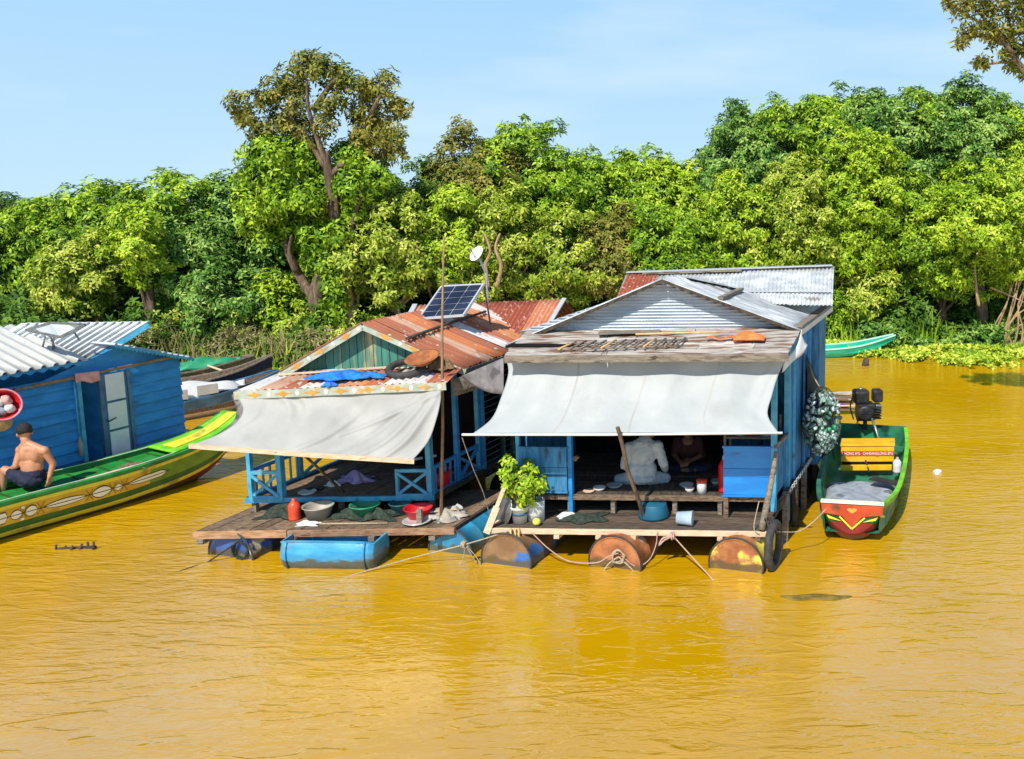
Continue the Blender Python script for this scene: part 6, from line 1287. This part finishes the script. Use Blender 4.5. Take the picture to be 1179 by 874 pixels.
T = [ # u, behind shore, top, bottom, width, kind, label
 (8,5.5,229,330,120,'dark','dark green tree at the left edge of the photo behind the blue house'),
 (60,5.5,229,345,120,'mid','mid green rounded tree behind the pale yellow bush'),
 (128,5.,215,350,120,'mid','broad green tree between the left edge and the brown trunked tree'),
 (205,4.6,202,340,120,'mid','green tree with a yellowish top behind the tin roofs of the blue house'),
 (268,4.8,200,350,110,'cool','cool green tree just left of the tallest tree'),
 (325,4.5,206,350,110,'cool','dense green tree directly behind the trunk of the tallest tree'),
 (430,4.2,205,360,120,'mid','green tree right behind the tallest tree'),
 (492,4.4,184,350,90,'dark','dark narrow tree between the tallest tree and the round yellow topped tree'),
 (545,4.4,150,330,110,'olive','olive green tree with a grey thin top'),
 (607,4.6,134,330,130,'mid','tall green tree behind the satellite dish'),
 (690,4.6,182,340,110,'mid','low green tree right of the tall tree behind the satellite dish'),
 (765,4.6,183,340,130,'lime','light green flat topped tree behind the grey roof gable'),
 (848,4.2,124,340,110,'cool','cool dark green tree beside the highest crowns on the right'),
 (925,4.2,108,340,130,'mid','broad green tree behind the rear tin roof'),
 (1010,4.4,97,330,140,'cool','highest dark crowned tree on the right bank'),
 (1100,4.6,98,330,130,'cool','dark high tree left of the overhanging branches'),
 (1170,4.,142,340,120,'lime','light green tree at the right edge of the photo'),
 (885,5.,112,340,130,'cool','cool green tree filling the dome between the two right hand peaks'),
 (1055,5.2,92,330,150,'mid','broad green tree at the top of the right hand dome'),
 (1140,5.2,104,330,130,'mid','green tree behind the overhanging branches'),
 (965,5.2,98,330,130,'mid','green tree at the left shoulder of the right hand dome'),
 (730,5.2,184,340,120,'mid','green tree filling the low saddle behind the two roofs'),
 (650,5.2,168,340,110,'mid','green shoulder of the tall tree behind the satellite dish'),
 (-60,5.5,260,340,130,'mid','green tree just beyond the left edge'),
 (1260,4.2,130,340,140,'mid','green tree just beyond the right edge'),
 (92,2.2,268,372,100,'yellow','pale yellow green bushy tree behind the tin roof of the blue house'),
 (168,1.7,232,330,74,'lime','lime green tree with a brown trunk rising behind the blue gable'),
 (222,2.6,250,372,90,'cool','dark shaded tree with drooping crown right of the brown trunk'),
 (262,1.3,305,398,100,'cool','leafy cool green bush left of the lime green bush'),
 (318,1.5,318,405,62,'lime','lime green bush below the trunk of the tallest tree'),
 (405,1.6,258,335,66,'yellow','yellow green tree with a pale stem beside the tallest tree'),
 (458,1.6,215,365,90,'yellow','yellow green tree right of the tallest tree'),
 (520,1.5,205,360,80,'lime','bright lime tree behind the tall thin pole'),
 (575,1.8,205,372,110,'yellow','yellow green tree with curled pale stems behind the dish'),
 (645,1.5,238,385,120,'yellow','golden green bushy tree right of the satellite dish'),
 (712,1.8,240,375,90,'olive','brownish green tree behind the middle of the grey roof'),
 (775,1.6,225,380,120,'mid','green bushy tree just left of the big right hand tree'),
 (845,1.3,195,385,110,'lime','bright green tree above the rusty end of the rear tin roof'),
 (915,1.3,175,385,120,'yellow','sunlit yellow green tree behind the rear tin roof'),
 (985,1.1,150,345,120,'lime','big sunlit green tree above the jade canoe'),
 (1045,1.6,190,345,90,'mid','shaded green tree between the two sunlit trees on the right'),
 (1128,.6,178,345,140,'lime','big sunlit tree hanging over the water at the right edge'),
 (958,.6,330,402,50,'mid','low leafy bush beside the corner of the tall blue wall'),
 (1000,1.0,300,380,70,'yellow','yellow green bush hanging above the jade canoe'),
 (1090,.9,255,352,80,'mid','leafy tree with a pale stem left of the overhanging roots'),
]
for i,(u,dy,vt,vb,wp,kd,lb) in enumerate(T):
    back = dy > 3.5
    tree(u, dy, vt-(1 if back else 2), vb, wp*(1.32 if back else 1.12), LM[kd], lb, seed=i*3+1, leaf=(.15,.065) if back else (.135,.058), dens=.62 if back else .85, clump=.38 if back else .31, barkm=bark_p if kd in('yellow',) else bark, grp=TREES)
# tallest tree, with a thin brownish upper crown over a dense green lower one
def bigtree():
    Y = 21.1; X = lambda u: (u-PX)/FO*Y; Z = lambda v: H+(225-v)*Y/1000; V3 = lambda u,v,dy=0: Vector((X(u),Y+dy,Z(v)))
    ro = root('tree', 'tallest tree with a sparse brownish upper crown above dense green leaves', 'tree', V3(372,400), TREES)
    mb = MB(); tr = smoothpts([V3(374,430), V3(372,385), V3(362,345), V3(372,315), V3(385,285), V3(388,240), V3(384,200), V3(382,175)],4); mb.tube(tr, [lerp(.27,.08,i/(len(tr)-1)) for i in range(len(tr))], 10); obj('trunk', mb, bark, ro)
    limbs = [[(364,350),(345,325),(328,290),(322,262),(312,245)],[(340,312),(338,290),(345,270)],[(384,205),(398,190),(412,175),(430,150)],[(383,190),(378,165),(372,130),(375,100)],[(382,195),(360,160),(340,135),(325,125)],[(372,315),(400,290),(415,250),(432,215)],[(387,245),(360,215),(335,190)],[(430,150),(445,125),(455,115)],[(395,192),(430,185),(455,175)],[(372,130),(395,105),(410,95)]]
    for k,l in enumerate(limbs):
        mb = MB(); p = smoothpts([V3(u,v,(-.5 if k%2 else .4)*i/len(l)) for i,(u,v) in enumerate(l)],4); mb.tube(p, [lerp(.15 if k < 1 else .085,.025,i/(len(p)-1)) for i in range(len(p))], 7); obj('limb', mb, bark, ro)
    g = np.random.default_rng(77)
    def crown(cl, mat, nm, dens, leaf, seed):
        pts=[];nr=[]
        for (u,v,r,dy) in cl:
            c = np.array(V3(u,v,dy)); n = int(14*dens*(r/.3)**2)+3
            for _ in range(n):
                d = g.normal(0,1,3); d/=np.linalg.norm(d); q_ = c+d*r*np.array((1,1,.85))*g.uniform(.5,1.25)
                m = 9; e = g.normal(0,1,(m,3)); e/=np.linalg.norm(e,axis=1,keepdims=True); pts.append(q_+e*.2); nr.append(e+d*.6+np.array((-.1,-.25,.4)))
        leafmesh(nm, np.concatenate(pts), np.concatenate(nr), mat, ro, leaf, 5, seed)
    up = [(375,88,.42,0),(345,100,.36,.3),(320,112,.36,0),(300,125,.28,-.2),(330,135,.36,.4),(355,120,.32,-.3),(400,98,.3,.2),(425,105,.34,-.2),(445,112,.3,0),(458,125,.26,.2),(470,127,.14,0),(400,125,.3,-.3),(425,135,.42,.3),(445,150,.38,-.2),(462,160,.26,0),(460,178,.2,.1),(415,155,.32,.3),(390,150,.22,-.2),(345,150,.32,.2),(315,155,.28,.2),(300,145,.2,0),(365,160,.2,.3),(430,175,.32,.2),(300,168,.2,.2),(288,135,.12,0),(455,95,.14,0),(385,77,.22,0),(362,79,.14,0)]
    crown([(u_,v_,r_*.92,d_) for u_,v_,r_,d_ in up], LM['olive'], 'crown', .55, (.14,.055), 31)
    lo = [(310,178,.36,0),(330,190,.42,-.2),(352,192,.36,.3),(318,212,.42,-.2),(298,208,.36,.1),(300,235,.42,0),(322,240,.36,-.3),(342,228,.36,-.4),(362,212,.34,.4),(308,262,.3,.1),(335,262,.3,.4),(295,255,.26,0),(372,240,.32,.5),(352,258,.28,.5),(372,275,.3,-.4),(392,268,.3,-.3),(385,300,.3,-.3),(372,312,.26,.5),(398,215,.34,.4),(408,240,.4,.3),(402,198,.34,.3),(395,180,.28,.4),(425,195,.34,.2),(440,205,.3,0),(415,215,.32,-.2),(385,330,.26,-.2),(380,362,.24,-.2),(378,385,.24,-.3),(390,345,.24,-.1),(328,170,.3,.2),(355,172,.26,.2),(412,178,.26,.2),(372,228,.26,-.5),(350,285,.2,.4)]
    crown(lo, LM['mid'], 'lower_crown', 1.05, (.15,.062), 37)
bigtree()
# overhanging branches at upper right: a nearer tree whose trunk stands outside the frame
def overhang():
    Y = 14.; V3 = lambda u,v,dy=0: Vector(((u-PX)/FO*Y, Y+dy, H+(225-v)*Y/1000))
    ro = root('tree', 'nearer tree whose sparse leafy branches reach in at the top right corner', 'tree', V3(1330,440), TREES)
    mb = MB(); tr = smoothpts([V3(1345,560),V3(1330,400),V3(1300,250),V3(1260,150),V3(1200,110),V3(1172,90),V3(1150,60),V3(1128,35),V3(1105,12)],4); mb.tube(tr, [lerp(.22,.012,(i/(len(tr)-1))**.6) for i in range(len(tr))], 8); obj('trunk', mb, bark, ro)
    L_ = [[(1172,90),(1160,70),(1158,40),(1150,5),(1145,-20)],[(1160,75),(1135,78),(1122,80)],[(1150,60),(1125,48),(1100,52)],[(1128,35),(1110,28),(1090,10)],[(1200,110),(1190,60),(1170,20),(1165,-20)],[(1185,98),(1180,60),(1190,20)],[(1260,150),(1250,60),(1230,-20)]]
    for l in L_:
        mb = MB(); p = smoothpts([V3(u,v,.1*i) for i,(u,v) in enumerate(l)],4); mb.tube(p, [lerp(.035,.008,i/(len(p)-1)) for i in range(len(p))], 6); obj('limb', mb, bark_p, ro)
    g = np.random.default_rng(9); pts=[];nr=[]
    cl = [(1085,10,9),(1100,20,12),(1112,12,12),(1125,18,14),(1102,45,10),(1098,58,6),(1115,45,9),(1130,40,12),(1140,20,14),(1150,45,12),(1125,78,7),(1118,80,5),(1135,50,9),(1160,20,14),(1165,50,13),(1155,82,7),(1172,35,12),(1175,65,10),(1178,10,14),(1185,80,10),(1170,90,6),(1160,65,10),(1145,70,5),(1140,-8,16),(1165,-10,18),(1110,-8,12),(1195,40,20),(1210,10,24),(1230,60,24),(1250,20,28),(1220,-30,30),(1270,80,26)]
    for u,v,r in cl:
        n = int(3.6*r); c = np.array(V3(u,v))
        d = g.normal(0,1,(n,3)); pts.append(c+d*r*.5*Y/1000); nr.append(g.normal(0,1,(n,3))+np.array((0,-.3,.3)))
    leafmesh('crown', np.concatenate(pts), np.concatenate(nr), LM['olive'], ro, (.10,.04), 4, 5)
overhang()
# curled pale stems and aerial roots
def stems(lst, Y, nm, label, mat, r0=.05):
    V3 = lambda u,v,dy=0: Vector(((u-PX)/FO*Y, Y+dy, H+(225-v)*Y/1000)); p0 = V3(*lst[0][0]); mb = MB()
    for l in lst:
        p = smoothpts([V3(u,v,-.1) for u,v in l],4); mb.tube(p, [lerp(r0,r0*.4,i/(len(p)-1)) for i in range(len(p))], 6)
    return solo(nm, mb, mat, label, 'roots' if 'root' in nm else 'stem', p0)
rg = random.Random(12)
stems([[(1150+rg.uniform(-4,4)*k*.3+k*4,408),(1150+k*4+rg.uniform(-8,4),380),(1158+k*3+rg.uniform(-6,6),350),(1165+k*3,320)] for k in range(14)]+[[(1146,400),(1165,385),(1179,372)],[(1150,395),(1170,365),(1190,350)],[(1140,330),(1160,338),(1185,350)]], 23.6, 'hanging_roots', 'tangle of pale hanging roots at the water edge on the far right', bark_p, .035)
stems([[(400,395),(400,350),(398,320),(396,300),(402,285),(395,268)],[(398,320),(410,305),(412,290)]], 21.2, 'pale_stem', 'thick pale stem standing right of the tallest tree trunk', bark_p, .16)
stems([[(562,330),(560,305),(566,288),(560,268)],[(572,330),(578,305),(572,285),(578,268)]], 21.6, 'pale_stem', 'curled pale double stem right of the satellite dish', bark_p, .06)
stems([[(176,400),(172,385),(172,340),(170,300),(168,275)],[(170,300),(182,280),(190,265)],[(185,392),(190,375),(205,362)]], 21.5, 'brown_stem', 'bare brown stem rising behind the blue gable', bark, .13)
stems([[(1128,352),(1125,335),(1122,310),(1124,290)]], 23.2, 'pale_stem', 'pale stem hanging in the shade above the hyacinth', bark_p, .05)
# undergrowth on the bank: one dense mass
g = np.random.default_rng(50); n = 26000
x = g.uniform(-32,20,n); d = g.uniform(.1,5.5,n)**1.0; ys = np.array([shore(a) for a in x]); z = g.uniform(0,1,n)*(.5+1.5*np.minimum(1,d/3))*(1+.4*np.sin(x*1.7)+.3*np.sin(x*4.1))+.1
leafmesh('undergrowth', np.stack([x,ys+d,z],1), np.stack([0*x,-.5+0*x,1+0*x],1), LM['dark'], None, (.2,.09), 5, 3, .6, label='dark leafy undergrowth along the bank', kind='stuff')
n = 60000; x = g.uniform(-46,34,n); ys = np.array([shore(a) for a in x]); d = g.uniform(7.0,11,n); z = .3+g.uniform(0,1,n)**.8*(2.9+.4*np.sin(x*.8)+.3*np.sin(x*2.1)+2.4*np.clip((x+4)/10,0,1))
leafmesh('far_wood', np.stack([x,ys+d,z],1), np.stack([0*x,-.5+0*x,.6+0*x],1), LM['dark'], None, (.3,.14), 5, 4, .6, label='dense far wood closing the gaps behind the trees', kind='stuff')
# dry reeds, left bank
def blades(name, n, xr, dr, hr, mat, label, seed, w=.018):
    g = np.random.default_rng(seed); x = g.uniform(*xr,n); d = g.uniform(*dr,n); y = np.array([shore(a) for a in x])+d; h = g.uniform(*hr,n)*(1+.35*np.sin(x*2.7)); a = g.normal(0,.28,n); a2 = g.normal(0,.25,n); z0 = .0+.12*np.clip(d,0,3)
    dx = np.stack([np.ones(n),0*x,0*x],1)*w*g.uniform(.6,1.6,(n,1)); b = np.stack([x,y,z0],1); t = b+np.stack([a*h,a2*h,h],1); m = (b+t)/2+np.stack([-a*h*.18,0*h,h*.05],1)
    V = np.stack([b-dx,b+dx,m+dx*.8,m-dx*.8, m-dx*.8,m+dx*.8,t+dx*.1,t-dx*.1],1).reshape(-1,3).astype(np.float32); q_ = len(V)//4
    me = bpy.data.meshes.new(name); me.vertices.add(4*q_); me.vertices.foreach_set('co', V.ravel()); me.loops.add(4*q_); me.loops.foreach_set('vertex_index', np.arange(4*q_,dtype=np.int32)); me.polygons.add(q_); me.polygons.foreach_set('loop_start', np.arange(0,4*q_,4,dtype=np.int32)); me.update(calc_edges=True); me.materials.append(mat)
    o = bpy.data.objects.new(name, me); COL.objects.link(o); o['label'] = label; o['kind'] = 'stuff'; return o
blades('dry_reeds', 4200, (-15,-6.5), (.0,1.6), (.25,.85), LM['dry'], 'dry pale reeds and grass along the left bank', 1)
n_ = 2500; x_ = g.uniform(-15,-6.5,n_); leafmesh('bank_scrub', np.stack([x_,np.array([shore(a) for a in x_])+g.uniform(.3,2.2,n_),g.uniform(.1,1.15,n_)*(1+.3*np.sin(x_*4))],1), np.stack([0*x_,-.5+0*x_,.7+0*x_],1), LM['yellow'], None, (.11,.045), 5, 81, .5, label='yellow green scrub growing through the reeds', kind='stuff')
blades('bank_grass', 9000, (-30,20), (-.1,2.2), (.2,.8), LM['mid'], 'green grass tufts along the water edge', 2)
g = np.random.default_rng(60); n = 7500; x = g.uniform(-15,-6.5,n); ys = np.array([shore(a) for a in x]); d = g.uniform(.1,1.7,n); z = g.uniform(.05,.85,n)*(1+.3*np.sin(x*3))
leafmesh('reed_leaves', np.stack([x,ys+d,z],1), np.stack([0*x,-.5+0*x,.6+0*x],1), LM['dry'], None, (.12,.04), 4, 8, .6, label='dry scrub leaves among the reeds', kind='stuff')
# water hyacinth
n = 6500; x = g.uniform(1.6,16,n); ys = np.array([shore(a) for a in x]); edge = .85+.55*np.exp(-((x-3.)/1.2)**2)+.35*np.sin(x*1.9)+.3*np.sin(x*4.3+1); d = -g.uniform(-.5,1,n)*edge
x2 = g.normal(6.0,.42,700); d2 = g.normal(-1.65,.32,700); x = np.concatenate([x,x2]); d = np.concatenate([d,d2]); ys = np.array([shore(a) for a in x])
leafmesh('water_hyacinth', np.stack([x,ys+d,g.uniform(.02,.16,len(x))],1), np.stack([0*x,0*x-.3,1+0*x],1), LM['hya'], None, (.10,.085), 5, 9, .35, droop=.6, label='bright yellow green water hyacinth floating along the right bank', kind='stuff')
n = 2600; x = g.uniform(3.4,8.6,n); ys = np.array([shore(a) for a in x]); d = g.uniform(-.1,1.3,n)
leafmesh('ivy_leaves', np.stack([x,ys+d,g.uniform(.05,.75,n)*(.6+.3*np.sin(x*2))],1), np.stack([0*x,0*x-.6,.8+0*x],1), LM['cool'], None, (.13,.09), 5, 19, .4, label='broad dark green leaves in the shade behind the hyacinth', kind='stuff')
n = 1300; x = g.uniform(-14,-9.5,n); ys = np.array([shore(a) for a in x]); d = -g.uniform(.0,3.2,n)
leafmesh('water_hyacinth', np.stack([x,ys+d,g.uniform(.02,.12,n)],1), np.stack([0*x,0*x-.3,1+0*x],1), LM['hya'], None, (.10,.085), 5, 10, .35, droop=.6, label='water hyacinth around the boats moored at the left', kind='stuff')
scene.render.resolution_x = 1024; scene.render.resolution_y = 759
